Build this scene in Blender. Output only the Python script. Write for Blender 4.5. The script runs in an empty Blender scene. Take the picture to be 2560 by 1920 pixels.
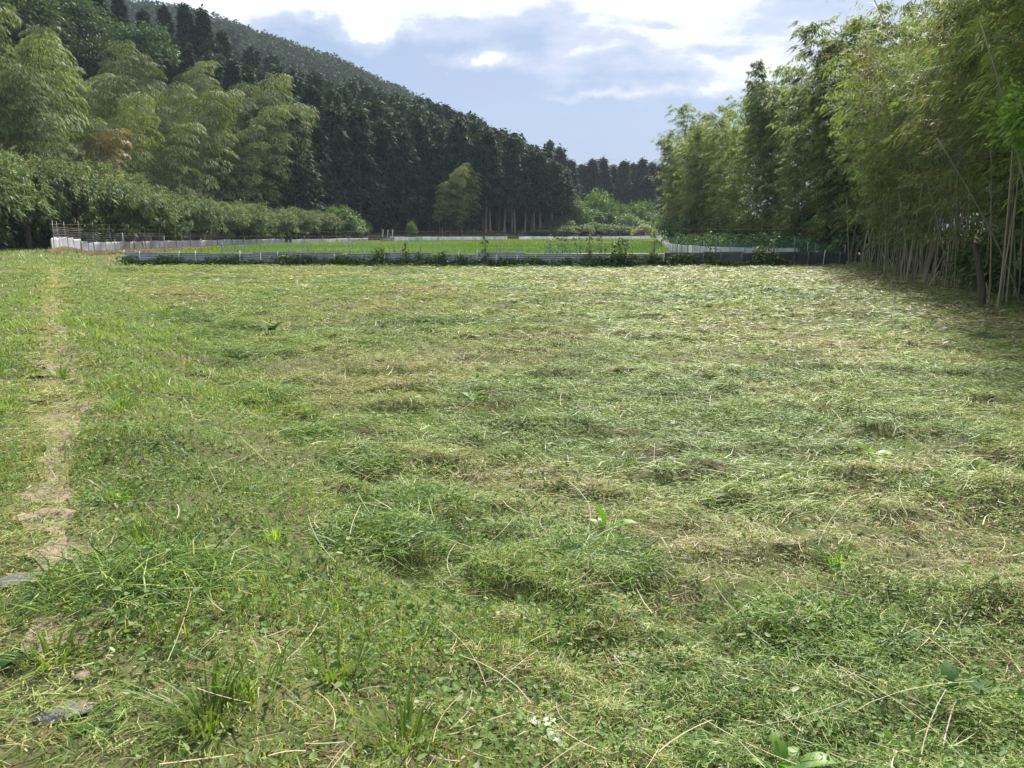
import bpy, math, random
import numpy as np
R = math.radians
rng = np.random.default_rng(7)
random.seed(7)
S = bpy.context.scene
COL = S.collection
PITCH, F, EYE = R(11.5), 1923.0, 1.55
CP, SP = math.cos(PITCH), math.sin(PITCH)

# ------------------------------------------------------------ projection helpers (measure the photograph)
def ray(u, v):
    r, t = (u-1280)/F, (960-v)/F
    return r, CP+t*SP, -SP+t*CP
def G(u, v, z=0.0):
    x, y, zz = ray(u, v); k = (z-EYE)/zz
    return (x*k, y*k)
def at(u, v, Y):
    x, y, z = ray(u, v); k = Y/y
    return (x*k, Y, EYE+z*k)

# ------------------------------------------------------------ numeric noise
def hsh(ix, iy, s):
    n = (ix.astype(np.int64)*374761393 + iy.astype(np.int64)*668265263 + s*974634777) & 0x7fffffff
    n = ((n ^ (n >> 13))*1274126177) & 0x7fffffff
    return ((n ^ (n >> 16)) & 0xffff)/65535.0
def vn(x, y, s=0):
    x = np.asarray(x, float); y = np.asarray(y, float)
    ix, iy = np.floor(x), np.floor(y); fx, fy = x-ix, y-iy
    fx = fx*fx*(3-2*fx); fy = fy*fy*(3-2*fy)
    a, b = hsh(ix, iy, s), hsh(ix+1, iy, s); c, d = hsh(ix, iy+1, s), hsh(ix+1, iy+1, s)
    return (a*(1-fx)+b*fx)*(1-fy)+(c*(1-fx)+d*fx)*fy
def fbm(x, y, s=0, o=3):
    t, a, w = 0, 1, 0
    for k in range(o):
        t = t+a*vn(x*2**k, y*2**k, s+k*17); w += a; a *= .5
    return t/w
def sst(a, b, x):
    t = np.clip((x-a)/(b-a), 0, 1); return t*t*(3-2*t)

# ------------------------------------------------------------ terrain
PATH_D = np.array([-.58, 1.0])/math.hypot(.58, 1.0)
def side(x, y):            # metres to the right of the path's centre line
    return ((x+.2)+.58*y)/math.hypot(.58, 1.0)
US = [-1500, -600, 0, 300, 640, 860, 1050, 1200, 1330, 1405, 1500]
MS = [.46, .44, .39, .345, .255, .22, .19, .145, .07, .0, .0]
DU = [-1500, -600, 0, 400, 830, 1000, 1200, 1400, 1500]
DS = [44, 44, 54, 66, 93, 105, 113, 120, 120]
def hill(x, y):
    u = 1280+x/np.maximum(y, 8)*1962
    q = np.clip(y-np.interp(u, DU, DS), 0, None)
    m = np.interp(u, US, MS)
    bank = np.where(u < 1420, .9*sst(-4, 1.5, y-np.interp(u, DU, DS)), 0)*np.where(y > 20, 1, 0)
    return m*np.minimum(q, 82)*sst(0, 14, q)+bank
def verge(x, y): return .34*(1-sst(.40, 1.75, side(x, y)))*sst(60, 45, y)
def GH(u, v, dz=0.0):
    z = 0.
    for _ in range(6):
        x, y = G(u, v, z+dz); z = .5*z+.5*float(verge(x, y))
    return x, y
HEAPS = [(330, 1490, .42, .13), (640, 1010, .55, .15), (860, 1170, .50, .13), (1010, 1300, .50, .13), (750, 1100, .45, .12),
         (1480, 1440, .42, .08), (2050, 1600, .40, .07), (590, 825, .5, .09), (470, 780, .6, .10), (1150, 810, .6, .08),
         (1830, 1040, .45, .07), (560, 900, .5, .12), (950, 1390, .4, .09), (2350, 1230, .4, .06), (520, 850, .45, .10)]
HP = [GH(u, v)+(r*.75, h*.5) for u, v, r, h in HEAPS]
def height(x, y):
    x = np.asarray(x, float); y = np.asarray(y, float)
    s = side(x, y)
    z = verge(x, y)
    near = sst(45, 30, np.hypot(x, y))
    z = z+near*((fbm(x*.9, y*.9, 3)-.5)*.08+(.4+.6*sst(-.3, 1.5, s))*(.045*sst(.5, .72, fbm(x*1.7+y*.2, y*2.6, 5, 3))+.055*sst(.52, .72, fbm(x*3.3, y*5.6, 8, 2))*sst(30, 14, np.hypot(x, y))))
    for hx, hy, r, h in HP:
        z = z+h*np.exp(-(((x-hx)/r)**2+((y-hy)/(r*.8))**2)*1.3)
    return z+hill(x, y)

# ------------------------------------------------------------ object helpers
def tag(o, label=None, cat=None, group=None, kind=None):
    for k, v in (('label', label), ('category', cat), ('group', group), ('kind', kind)):
        if v: o[k] = v
    return o
def link(o, parent=None):
    COL.objects.link(o)
    if parent: o.parent = parent
    return o
def thing(name, label, cat, loc=(0, 0, 0), rz=0, group=None, sc=1, tilt=(0, 0)):
    o = bpy.data.objects.new(name, None); o.empty_display_size = .2
    o.location = loc; o.rotation_euler = (tilt[0], tilt[1], rz); o.scale = (sc,)*3 if np.isscalar(sc) else sc
    link(o); return tag(o, label, cat, group)
def part(name, me, parent, label=None):
    o = bpy.data.objects.new(name, me); link(o, parent)
    if label: o['label'] = label
    return o
def qmesh(name, V, Q, mats, tint=None, smooth=False, mi=None):
    V = np.ascontiguousarray(V, np.float32); Q = np.ascontiguousarray(Q, np.int32); n = Q.shape[1]
    me = bpy.data.meshes.new(name)
    me.vertices.add(len(V)); me.vertices.foreach_set('co', V.ravel())
    me.loops.add(Q.size); me.loops.foreach_set('vertex_index', Q.ravel())
    me.polygons.add(len(Q)); me.polygons.foreach_set('loop_start', np.arange(0, Q.size, n, dtype=np.int32))
    if mi is not None: me.polygons.foreach_set('material_index', np.ascontiguousarray(mi, np.int32))
    if smooth: me.polygons.foreach_set('use_smooth', np.ones(len(Q), bool))
    if tint is not None:
        a = me.attributes.new('tint', 'FLOAT', 'POINT'); a.data.foreach_set('value', np.ascontiguousarray(tint, np.float32))
    for m in (mats if isinstance(mats, list) else [mats]): me.materials.append(m)
    me.update(calc_edges=True)
    return me
def nrm(a): return a/np.maximum(np.linalg.norm(a, axis=-1, keepdims=True), 1e-9)
def leafV(c, d, n, L, W, droop=.0):          # diamond leaves, one quad each
    d = nrm(d); sd = nrm(np.cross(d, n)); L = L[:, None]; W = W[:, None]
    mid = c+d*L*.42; tip = c+d*L; tip[:, 2] -= (droop*L)[:, 0]
    return np.stack([c, mid+sd*W/2, tip, mid-sd*W/2], 1).reshape(-1, 3)
def quads(n): return np.arange(n*4).reshape(-1, 4)
def bladeV(c, d, n, L, W, bend):             # two-quad grass blades
    d = nrm(d); sd = nrm(np.cross(d, n)); L = L[:, None]; W = W[:, None]
    p1 = c+d*L*.5; p2 = c+d*L+bend*L
    return np.stack([c-sd*W/2, c+sd*W/2, p1-sd*W*.45, p1+sd*W*.45, p2-sd*W*.06, p2+sd*W*.06], 1).reshape(-1, 3)
def bladeQ(n):
    b = (np.arange(n)*6)[:, None]
    return np.concatenate([b+np.array([0, 1, 3, 2]), b+np.array([2, 3, 5, 4])], 1).reshape(-1, 4)
class MB:                                     # tubes and boxes joined into ONE part's mesh
    def __init__(s): s.v = []; s.q = []; s.n = 0
    def add(s, V, Q): s.v.append(np.asarray(V, float)); s.q.append(np.asarray(Q)+s.n); s.n += len(V); return s
    def tube(s, pts, rad, k=6):
        P = np.asarray(pts, float); n = len(P); rad = np.broadcast_to(rad, n)
        T = nrm(np.gradient(P, axis=0)); up = np.where(np.abs(T[:, 2:3]) > .9, [[1, 0, 0]], [[0, 0, 1]])
        A = nrm(np.cross(T, up)); B = np.cross(T, A)
        an = np.linspace(0, 2*math.pi, k, endpoint=False)
        V = (P[:, None]+rad[:, None, None]*(A[:, None]*np.cos(an)[None, :, None]+B[:, None]*np.sin(an)[None, :, None])).reshape(-1, 3)
        i = np.arange(n-1)[:, None]*k; j = np.arange(k)[None]; j2 = (j+1) % k
        Q = np.stack([i+j, i+j2, i+k+j2, i+k+j], -1).reshape(-1, 4)
        s.add(V, Q)
        c0 = len(V)  # end cap as degenerate-free fan of quads
        if k == 6:
            e = (n-1)*k; s.q.append(np.array([[e, e+1, e+2, e+3], [e, e+3, e+4, e+5]])+s.n-len(V))
        return s
    def box(s, c, d, x=(1, 0, 0), z=(0, 0, 1)):
        c = np.array(c, float); x = nrm(np.array(x, float)); z = nrm(np.array(z, float)); y = np.cross(z, x)
        V = [c+x*d[0]/2*a+y*d[1]/2*b+z*d[2]/2*e for a in (-1, 1) for b in (-1, 1) for e in (-1, 1)]
        return s.add(V, [[0, 1, 3, 2], [4, 6, 7, 5], [0, 4, 5, 1], [2, 3, 7, 6], [0, 2, 6, 4], [1, 5, 7, 3]])
    def mesh(s, name, m, smooth=False): return qmesh(name, np.concatenate(s.v), np.concatenate(s.q), m, smooth=smooth)

# ------------------------------------------------------------ materials
def newmat(name):
    m = bpy.data.materials.new(name); m.use_nodes = True; nt = m.node_tree; nt.nodes.clear()
    return m, nt, nt.nodes, nt.links
def ramp(N, stops, interp='LINEAR'):
    r = N.new('ShaderNodeValToRGB'); r.color_ramp.interpolation = interp; e = r.color_ramp.elements
    while len(e) < len(stops): e.new(.5)
    for k, (p, c) in enumerate(stops): e[k].position = p; e[k].color = (*c, 1)
    return r
def noise(N, L, sc, det=4, vec=None, rough=.6):
    n = N.new('ShaderNodeTexNoise'); n.inputs['Scale'].default_value = sc; n.inputs['Detail'].default_value = det
    n.inputs['Roughness'].default_value = rough
    if vec: L.new(vec, n.inputs['Vector'])
    return n
def foliage(name, stops, tr=.35, rough=.5, spec=.35, src='island', vary=.35, trc=(1.25, 1.2, .6)):
    m, nt, N, L = newmat(name)
    out = N.new('ShaderNodeOutputMaterial'); p = N.new('ShaderNodeBsdfPrincipled'); t = N.new('ShaderNodeBsdfTranslucent')
    mx = N.new('ShaderNodeMixShader'); mx.inputs[0].default_value = tr
    rp = ramp(N, stops)
    if src == 'island':
        g = N.new('ShaderNodeNewGeometry'); L.new(g.outputs['Random Per Island'], rp.inputs[0])
    else:
        a = N.new('ShaderNodeAttribute'); a.attribute_name = 'tint'; L.new(a.outputs['Fac'], rp.inputs[0])
    oi = N.new('ShaderNodeObjectInfo'); hs = N.new('ShaderNodeHueSaturation')
    mr = N.new('ShaderNodeMapRange'); mr.inputs['To Min'].default_value = 1-vary; mr.inputs['To Max'].default_value = 1+vary
    L.new(oi.outputs['Random'], mr.inputs['Value']); L.new(mr.outputs[0], hs.inputs['Value'])
    m2 = N.new('ShaderNodeMath'); m2.operation = 'MULTIPLY'; m2.inputs[1].default_value = 7.31; L.new(oi.outputs['Random'], m2.inputs[0])
    m3 = N.new('ShaderNodeMath'); m3.operation = 'FRACT'; L.new(m2.outputs[0], m3.inputs[0])
    m4 = N.new('ShaderNodeMapRange'); m4.inputs['To Min'].default_value = .5-.03*vary; m4.inputs['To Max'].default_value = .5+.03*vary
    L.new(m3.outputs[0], m4.inputs['Value']); L.new(m4.outputs[0], hs.inputs['Hue'])
    L.new(rp.outputs[0], hs.inputs['Color'])
    L.new(hs.outputs[0], p.inputs['Base Color'])
    tc = N.new('ShaderNodeMix'); tc.data_type = 'RGBA'; tc.blend_type = 'MULTIPLY'; tc.inputs[0].default_value = 1
    L.new(hs.outputs[0], tc.inputs['A']); tc.inputs['B'].default_value = (*trc, 1)
    L.new(tc.outputs['Result'], t.inputs['Color'])
    p.inputs['Roughness'].default_value = rough; p.inputs['Specular IOR Level'].default_value = spec
    L.new(p.outputs[0], mx.inputs[1]); L.new(t.outputs[0], mx.inputs[2]); L.new(mx.outputs[0], out.inputs[0])
    return m
def solid(name, c1, c2, sc=8, rough=.6, spec=.3, metal=0, bump=0, stretch=(1, 1, 1)):
    m, nt, N, L = newmat(name)
    out = N.new('ShaderNodeOutputMaterial'); p = N.new('ShaderNodeBsdfPrincipled')
    tcn = N.new('ShaderNodeTexCoord'); mp = N.new('ShaderNodeMapping'); mp.inputs['Scale'].default_value = stretch
    L.new(tcn.outputs['Object'], mp.inputs[0])
    n = noise(N, L, sc, 5, mp.outputs[0], .65); rp = ramp(N, [(.3, c1), (.7, c2)])
    L.new(n.outputs['Fac'], rp.inputs[0])
    oi = N.new('ShaderNodeObjectInfo'); hs = N.new('ShaderNodeHueSaturation'); mr = N.new('ShaderNodeMapRange')
    mr.inputs['To Min'].default_value = .82; mr.inputs['To Max'].default_value = 1.12
    L.new(oi.outputs['Random'], mr.inputs['Value']); L.new(mr.outputs[0], hs.inputs['Value']); L.new(rp.outputs[0], hs.inputs['Color'])
    L.new(hs.outputs[0], p.inputs['Base Color'])
    p.inputs['Roughness'].default_value = rough; p.inputs['Specular IOR Level'].default_value = spec; p.inputs['Metallic'].default_value = metal
    if bump:
        b = N.new('ShaderNodeBump'); b.inputs['Strength'].default_value = bump; b.inputs['Distance'].default_value = .02
        L.new(n.outputs['Fac'], b.inputs['Height']); L.new(b.outputs[0], p.inputs['Normal'])
    L.new(p.outputs[0], out.inputs[0]); return m
def glow_sheet(m):       # thin plastic lets light through from behind
    nt = m.node_tree; N, L = nt.nodes, nt.links; p = next(n for n in N if n.type == 'BSDF_PRINCIPLED'); out = next(n for n in N if n.type == 'OUTPUT_MATERIAL')
    t = N.new('ShaderNodeBsdfTranslucent'); mx = N.new('ShaderNodeMixShader'); mx.inputs[0].default_value = .45
    L.new(p.inputs['Base Color'].links[0].from_socket, t.inputs['Color']); L.new(p.outputs[0], mx.inputs[1]); L.new(t.outputs[0], mx.inputs[2]); L.new(mx.outputs[0], out.inputs[0]); return m
def ground_mat(name, stops, sc1=1.3, sc2=22, bump=.6):
    m, nt, N, L = newmat(name)
    out = N.new('ShaderNodeOutputMaterial'); p = N.new('ShaderNodeBsdfPrincipled'); g = N.new('ShaderNodeNewGeometry')
    a = noise(N, L, sc1, 6, g.outputs['Position']); b = noise(N, L, sc2, 6, g.outputs['Position'], .7)
    mx = N.new('ShaderNodeMath'); mx.operation = 'MULTIPLY_ADD'; mx.inputs[1].default_value = .55
    L.new(a.outputs['Fac'], mx.inputs[0]); h = N.new('ShaderNodeMath'); h.operation = 'MULTIPLY'; h.inputs[1].default_value = .45
    L.new(b.outputs['Fac'], h.inputs[0]); L.new(h.outputs[0], mx.inputs[2])
    rp = ramp(N, stops); L.new(mx.outputs[0], rp.inputs[0]); L.new(rp.outputs[0], p.inputs['Base Color'])
    p.inputs['Roughness'].default_value = .9; p.inputs['Specular IOR Level'].default_value = .15
    bm = N.new('ShaderNodeBump'); bm.inputs['Strength'].default_value = bump; bm.inputs['Distance'].default_value = .03
    L.new(b.outputs['Fac'], bm.inputs['Height']); L.new(bm.outputs[0], p.inputs['Normal'])
    L.new(p.outputs[0], out.inputs[0]); return m

GR = [(0, (.03, .066, .024)), (.2, (.08, .165, .032)), (.42, (.175, .30, .045)), (.6, (.29, .39, .08)), (.78, (.40, .37, .17)), (1, (.20, .145, .08))]
M = {}
M['cut'] = foliage('cut_grass', GR, tr=.3, rough=.5, spec=.3, src='tint', vary=0)
M['stub'] = foliage('standing_grass', GR, tr=.42, rough=.45, spec=.4, src='tint', vary=0)
M['weed'] = foliage('weed_leaf', [(0, (.05, .11, .03)), (.4, (.12, .21, .05)), (.75, (.24, .30, .12)), (1, (.42, .44, .30))], tr=.35, rough=.6, spec=.2, src='tint', vary=0)
M['dock'] = foliage('broad_leaf', [(0, (.035, .09, .025)), (1, (.08, .17, .04))], tr=.4, rough=.6, spec=.15)
M['lime'] = foliage('fresh_grass', [(0, (.10, .20, .03)), (1, (.22, .36, .05))], tr=.45, rough=.45)
M['rice'] = foliage('rice_leaf', [(0, (.09, .15, .03)), (.5, (.15, .235, .05)), (1, (.27, .32, .10))], tr=.42, rough=.6, spec=.2, src='tint', vary=0)
M['bambooL'] = foliage('feathery_bamboo_leaf', [(0, (.07, .115, .04)), (.6, (.158, .212, .08)), (1, (.265, .292, .125))], tr=.22, rough=.65, spec=.15, vary=.42)
M['sunlitbamboo'] = foliage('sunlit_bamboo_leaf', [(0, (.09, .13, .045)), (.6, (.165, .20, .07)), (1, (.26, .28, .11))], tr=.36, rough=.65, spec=.15, vary=.2)  # own leaf colour for the clump, with its sunlight painted in
M['rusty'] = foliage('rusty_bamboo_leaf', [(0, (.095, .09, .032)), (.6, (.185, .15, .056)), (1, (.27, .21, .085))], tr=.34, rough=.5, vary=.1)
M['bambooR'] = foliage('slender_bamboo_leaf', [(0, (.075, .125, .042)), (.5, (.165, .23, .08)), (.85, (.27, .31, .12)), (1, (.34, .31, .17))], tr=.5, rough=.6, spec=.2, vary=.3, trc=(1.1, 1.16, .68))
M['cypress'] = foliage('cypress_needles', [(0, (.015, .036, .02)), (.7, (.031, .066, .036)), (1, (.055, .10, .05))], tr=.15, rough=.75, spec=.12, vary=.25)
M['cedar'] = foliage('cedar_needles', [(0, (.016, .032, .021)), (.7, (.033, .056, .033)), (1, (.06, .08, .042))], tr=.15, rough=.75, spec=.12, vary=.2)
M['chestnut'] = foliage('chestnut_leaf', [(0, (.05, .095, .034)), (.6, (.125, .185, .07)), (1, (.23, .28, .13))], tr=.28, rough=.6, spec=.2, vary=.15)
M['catkin'] = foliage('chestnut_catkin', [(0, (.30, .31, .15)), (1, (.46, .45, .25))], tr=.25, rough=.6, vary=.1)
M['broad'] = foliage('broadleaf', [(0, (.026, .058, .026)), (.7, (.052, .098, .04)), (1, (.095, .145, .058))], tr=.32, rough=.6, spec=.2, vary=.25)
M['bush'] = foliage('bush_leaf', [(0, (.045, .10, .028)), (.7, (.10, .17, .045)), (1, (.19, .26, .09))], tr=.32, rough=.6, spec=.2, vary=.28)
M['vine'] = foliage('vine_leaf', [(0, (.04, .085, .03)), (.7, (.095, .16, .055)), (1, (.20, .26, .11))], tr=.3, rough=.6, spec=.2, vary=.25)
M['maple'] = foliage('bright_leaf', [(0, (.09, .20, .03)), (1, (.20, .36, .05))], tr=.45, rough=.45, vary=.05)
M['wood'] = foliage('hazed_wood_leaf', [(0, (.034, .058, .04)), (.7, (.058, .09, .054)), (1, (.085, .12, .066))], tr=.15, rough=.8, spec=.1, vary=0)  # lightened and blued: distance haze put into the leaf colour
M['straw'] = foliage('dry_straw', [(0, (.20, .15, .09)), (1, (.46, .40, .26))], tr=.15, rough=.6, vary=0)
M['litter'] = foliage('dry_bamboo_leaf', [(0, (.15, .11, .07)), (1, (.42, .36, .26))], tr=.2, rough=.6, vary=0)
M['bark'] = solid('bark', (.05, .04, .03), (.12, .10, .08), 6, .9, .1, bump=.5, stretch=(4, 4, .6))
M['palebark'] = solid('pale_bark', (.16, .135, .11), (.28, .25, .21), 5, .9, .1, bump=.4, stretch=(4, 4, .5))
M['culm'] = solid('green_culm', (.10, .13, .055), (.19, .20, .10), 2, .45, .4, stretch=(1, 1, .5))
M['culmtan'] = solid('tan_culm', (.22, .185, .12), (.36, .32, .22), 2, .5, .4, stretch=(1, 1, .4))
M['culmgrey'] = solid('grey_culm', (.13, .125, .08), (.25, .23, .155), 2, .6, .3, stretch=(1, 1, .4))
M['white'] = solid('white_plastic_sheet', (.54, .56, .61), (.74, .76, .80), 1.6, .5, .4, stretch=(1, 1, .4))
M['pinkish'] = solid('stained_plastic_sheet', (.44, .385, .37), (.60, .55, .53), 1.6, .5, .4)
glow_sheet(M['white']); glow_sheet(M['pinkish'])
M['bright'] = glow_sheet(solid('sunlit_plastic_sheet', (.68, .70, .73), (.84, .86, .88), 1.6, .5, .4))  # lighter copy of the white sheet, sunlight of the curved fence in its colour
M['zinc'] = solid('galvanised_sheet', (.17, .19, .22), (.36, .39, .43), 2.2, .42, .5, metal=.35)
M['dark'] = solid('dark_plastic_sheet', (.03, .044, .048), (.075, .09, .095), 1.5, .5, .4)
M['steel'] = solid('steel_pole', (.13, .13, .125), (.28, .27, .26), 5, .5, .4, metal=.3)
M['rust'] = solid('rusty_wire', (.14, .08, .055), (.26, .17, .12), 3, .8, .2)
M['pvc'] = solid('white_stake', (.5, .5, .46), (.72, .72, .68), 3, .5, .4)
M['stone'] = solid('grey_stone', (.075, .075, .08), (.17, .165, .16), 22, .85, .2, bump=.4)
M['ground'] = ground_mat('field_soil', [(.3, (.045, .035, .022)), (.42, (.09, .07, .042)), (.5, (.075, .09, .032)), (.6, (.13, .13, .06)), (.72, (.07, .10, .03))])
M['dirt'] = ground_mat('dry_dirt', [(.3, (.14, .105, .075)), (.5, (.25, .20, .145)), (.7, (.36, .30, .22))], 2, 30)
M['paddy'] = ground_mat('paddy_ground', [(.3, (.06, .11, .025)), (.7, (.11, .18, .04))], .3, 6)
M['bank'] = ground_mat('straw_bank', [(.3, (.17, .12, .08)), (.7, (.34, .27, .19))], 1, 12)
M['hill'] = ground_mat('forest_floor_and_shade', [(.3, (.02, .03, .015)), (.7, (.045, .06, .03))], .1, 2)
def netmat(name, c, a):
    m, nt, N, L = newmat(name)
    out = N.new('ShaderNodeOutputMaterial'); p = N.new('ShaderNodeBsdfPrincipled'); t = N.new('ShaderNodeBsdfTransparent'); mx = N.new('ShaderNodeMixShader')
    p.inputs['Base Color'].default_value = (*c, 1); p.inputs['Roughness'].default_value = .6; mx.inputs[0].default_value = a
    L.new(t.outputs[0], mx.inputs[1]); L.new(p.outputs[0], mx.inputs[2]); L.new(mx.outputs[0], out.inputs[0]); return m
M['net'] = netmat('green_net', (.07, .36, .24), .19)

# ------------------------------------------------------------ camera, light, sky
cam = bpy.data.cameras.new('camera'); co = bpy.data.objects.new('camera', cam); link(co)
cam.sensor_width = 36; cam.lens = 36*F/2560; cam.clip_start = .1; cam.clip_end = 3000
co.location = (0, 0, EYE); co.rotation_euler = (math.pi/2-PITCH, 0, 0); S.camera = co
AZ, EL = R(19), R(45)        # sun ahead, to the right, above the frame
sun = bpy.data.lights.new('sun', 'SUN'); so = bpy.data.objects.new('sun', sun); link(so)
sun.energy = 4.6; sun.angle = R(4); sun.color = (1, .94, .83)
from mathutils import Vector
sd = Vector((math.sin(AZ)*math.cos(EL), math.cos(AZ)*math.cos(EL), math.sin(EL)))
so.rotation_euler = sd.to_track_quat('Z', 'Y').to_euler(); so.location = sd*50

W = bpy.data.worlds.new('World'); S.world = W; W.use_nodes = True
N, L = W.node_tree.nodes, W.node_tree.links; N.clear()
def mth(op, a, b=None, c=None, clamp=False):
    n = N.new('ShaderNodeMath'); n.operation = op; n.use_clamp = clamp
    for k, x in enumerate((a, b, c)):
        if x is None: continue
        if isinstance(x, (int, float)): n.inputs[k].default_value = x
        else: L.new(x, n.inputs[k])
    return n.outputs[0]
tc = N.new('ShaderNodeTexCoord'); sx = N.new('ShaderNodeSeparateXYZ'); L.new(tc.outputs['Generated'], sx.inputs[0])
X_, Y_, Z_ = sx.outputs
zz = mth('ADD', mth('MAXIMUM', Z_, 0), .14)
pl = N.new('ShaderNodeCombineXYZ'); L.new(mth('DIVIDE', X_, zz), pl.inputs[0]); L.new(mth('DIVIDE', Y_, zz), pl.inputs[1])
n1 = noise(N, L, 1.15, 7, pl.outputs[0], .55); n1.inputs['Distortion'].default_value = .35
n2 = noise(N, L, 4.2, 8, pl.outputs[0], .68)
yy = mth('MAXIMUM', Y_, .08)
wA = noise(N, L, 9, 5, tc.outputs['Generated'], .6); wB = noise(N, L, 10.5, 5, tc.outputs['Generated'], .6)
a_ = mth('ADD', mth('DIVIDE', X_, yy), mth('MULTIPLY', mth('SUBTRACT', wA.outputs['Fac'], .5), .16))
b_ = mth('ADD', mth('DIVIDE', Z_, yy), mth('MULTIPLY', mth('SUBTRACT', wB.outputs['Fac'], .5), .07))
front = mth('MULTIPLY', mth('SUBTRACT', Y_, .1), 4, clamp=True)
acc = mth('MULTIPLY_ADD', mth('SUBTRACT', n1.outputs['Fac'], .5), .7, mth('MULTIPLY', mth('SUBTRACT', n2.outputs['Fac'], .5), 1.05))
lift = N.new('ShaderNodeMapRange'); lift.interpolation_type = 'SMOOTHSTEP'
lift.inputs['From Min'].default_value = .10; lift.inputs['From Max'].default_value = .36; lift.inputs['To Min'].default_value = .16; lift.inputs['To Max'].default_value = .62
L.new(mth('DIVIDE', Z_, yy), lift.inputs['Value'])
acc = mth('ADD', acc, lift.outputs[0])
for u, v, su, sv, amp in [(1760, 70, 360, 100, .36), (850, 10, 300, 60, .6), (1150, 0, 160, 30, .4), (1560, 238, 105, 10, .6), (1215, 160, 60, 20, .75), (930, 165, 70, 22, .45),
                          (960, 85, 110, 26, .5), (1180, 40, 160, 26, .25), (1440, 140, 80, 30, .25), (1640, 60, 50, 12, -.35), (1800, 120, 90, 14, -.35), (1560, 150, 70, 12, -.3), (1930, 80, 70, 20, -.35), (1750, 225, 60, 14, .5), (1900, 190, 150, 50, .3),
                          (1000, 130, 190, 34, -.55), (740, 90, 120, 40, -.55), (1330, 45, 120, 34, -.6), (1090, 50, 90, 24, -.6), (1100, 215, 430, 45, -.45),
                          (1600, 330, 520, 75, -.35), (2120, 20, 150, 34, -.45), (1520, 105, 60, 16, -.35), (1330, 110, 90, 30, -.4), (2150, 150, 120, 40, -.2), (1700, 190, 90, 20, -.2)]:
    x, y, z = ray(u, v); ca, cb = x/y, z/y
    da = mth('DIVIDE', mth('SUBTRACT', a_, ca), su/F); db = mth('DIVIDE', mth('SUBTRACT', b_, cb), sv/F)
    r2 = mth('ADD', mth('MULTIPLY', da, da), mth('MULTIPLY', db, db))
    acc = mth('MULTIPLY_ADD', mth('MULTIPLY', mth('POWER', 2.718, mth('MULTIPLY', r2, -.7)), front), amp, acc)
CLOUD = ramp(N, [(.0, (1.6, 2.15, 3.3)), (.27, (2.3, 2.72, 3.65)), (.46, (2.75, 3.05, 3.9)), (.68, (4.6, 4.8, 5.3)), (1, (9, 8.9, 8.8))]); L.new(acc, CLOUD.inputs[0])
sky = N.new('ShaderNodeTexSky'); sky.sky_type = 'NISHITA'; sky.sun_disc = False; sky.sun_elevation = EL; sky.sun_rotation = AZ
sky.air_density = 1.2; sky.dust_density = 2.0
mxs = N.new('ShaderNodeMix'); mxs.data_type = 'RGBA'; mxs.inputs[0].default_value = .92
L.new(sky.outputs[0], mxs.inputs['A']); L.new(CLOUD.outputs[0], mxs.inputs['B'])
bg = N.new('ShaderNodeBackground'); bg.inputs['Strength'].default_value = .1; L.new(mxs.outputs['Result'], bg.inputs['Color'])
wo = N.new('ShaderNodeOutputWorld'); L.new(bg.outputs[0], wo.inputs[0])
S.view_settings.view_transform = 'Standard'; S.view_settings.look = 'None'; S.view_settings.gamma = 1; S.view_settings.exposure = 1.15
S.render.engine = 'CYCLES'
S.cycles.max_bounces = 4; S.cycles.diffuse_bounces = 2; S.cycles.glossy_bounces = 2; S.cycles.transmission_bounces = 4; S.cycles.transparent_max_bounces = 16
S.cycles.use_denoising = True; S.cycles.denoiser = 'OPENIMAGEDENOISE'; S.cycles.denoising_prefilter = 'ACCURATE'; S.cycles.denoising_input_passes = 'RGB_ALBEDO_NORMAL'

# ------------------------------------------------------------ ground sheets
def gro(a, b, s, g=1.12):           # spacing s in [a,b], growing outside to lim
    return np.arange(a, b, s), g
def axis(lo, a, b, hi, s, g):
    mid = list(np.arange(a, b+1e-6, s)); d, x = s, b
    while x < hi: d = min(d*g, 12); x += d; mid.append(x)
    d, x = s, a; left = []
    while x > lo: d = min(d*g, 12); x -= d; left.append(x)
    return np.array(left[::-1]+mid)
def grid(xs, ys, zf):
    X, Y = np.meshgrid(xs, ys); Z = zf(X, Y); V = np.stack([X, Y, Z], -1).reshape(-1, 3)
    i = np.arange(len(ys)-1)[:, None]*len(xs); j = np.arange(len(xs)-1)[None]; b = i+j
    return V, np.stack([b, b+1, b+1+len(xs), b+len(xs)], -1).reshape(-1, 4)
V, Q = grid(axis(-420, -19, 15, 420, .10, 1.08), axis(-60, .6, 34, 760, .10, 1.06), height)
c = V[Q].mean(1); u = 1280+c[:, 0]/np.maximum(c[:, 1], 8)*1962
woods_and_shade = (c[:, 1] > np.interp(u, DU, DS)-np.where(u < 860, 9, -1)) & (u < 1420) | (c[:, 1] > 150)  # reaches under the chestnut row too, where the dark colour paints its shade
tag(link(bpy.data.objects.new('ground', qmesh('ground', V, Q, [M['ground'], M['hill']], smooth=True, mi=woods_and_shade.astype(int)))), kind='structure')

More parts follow.
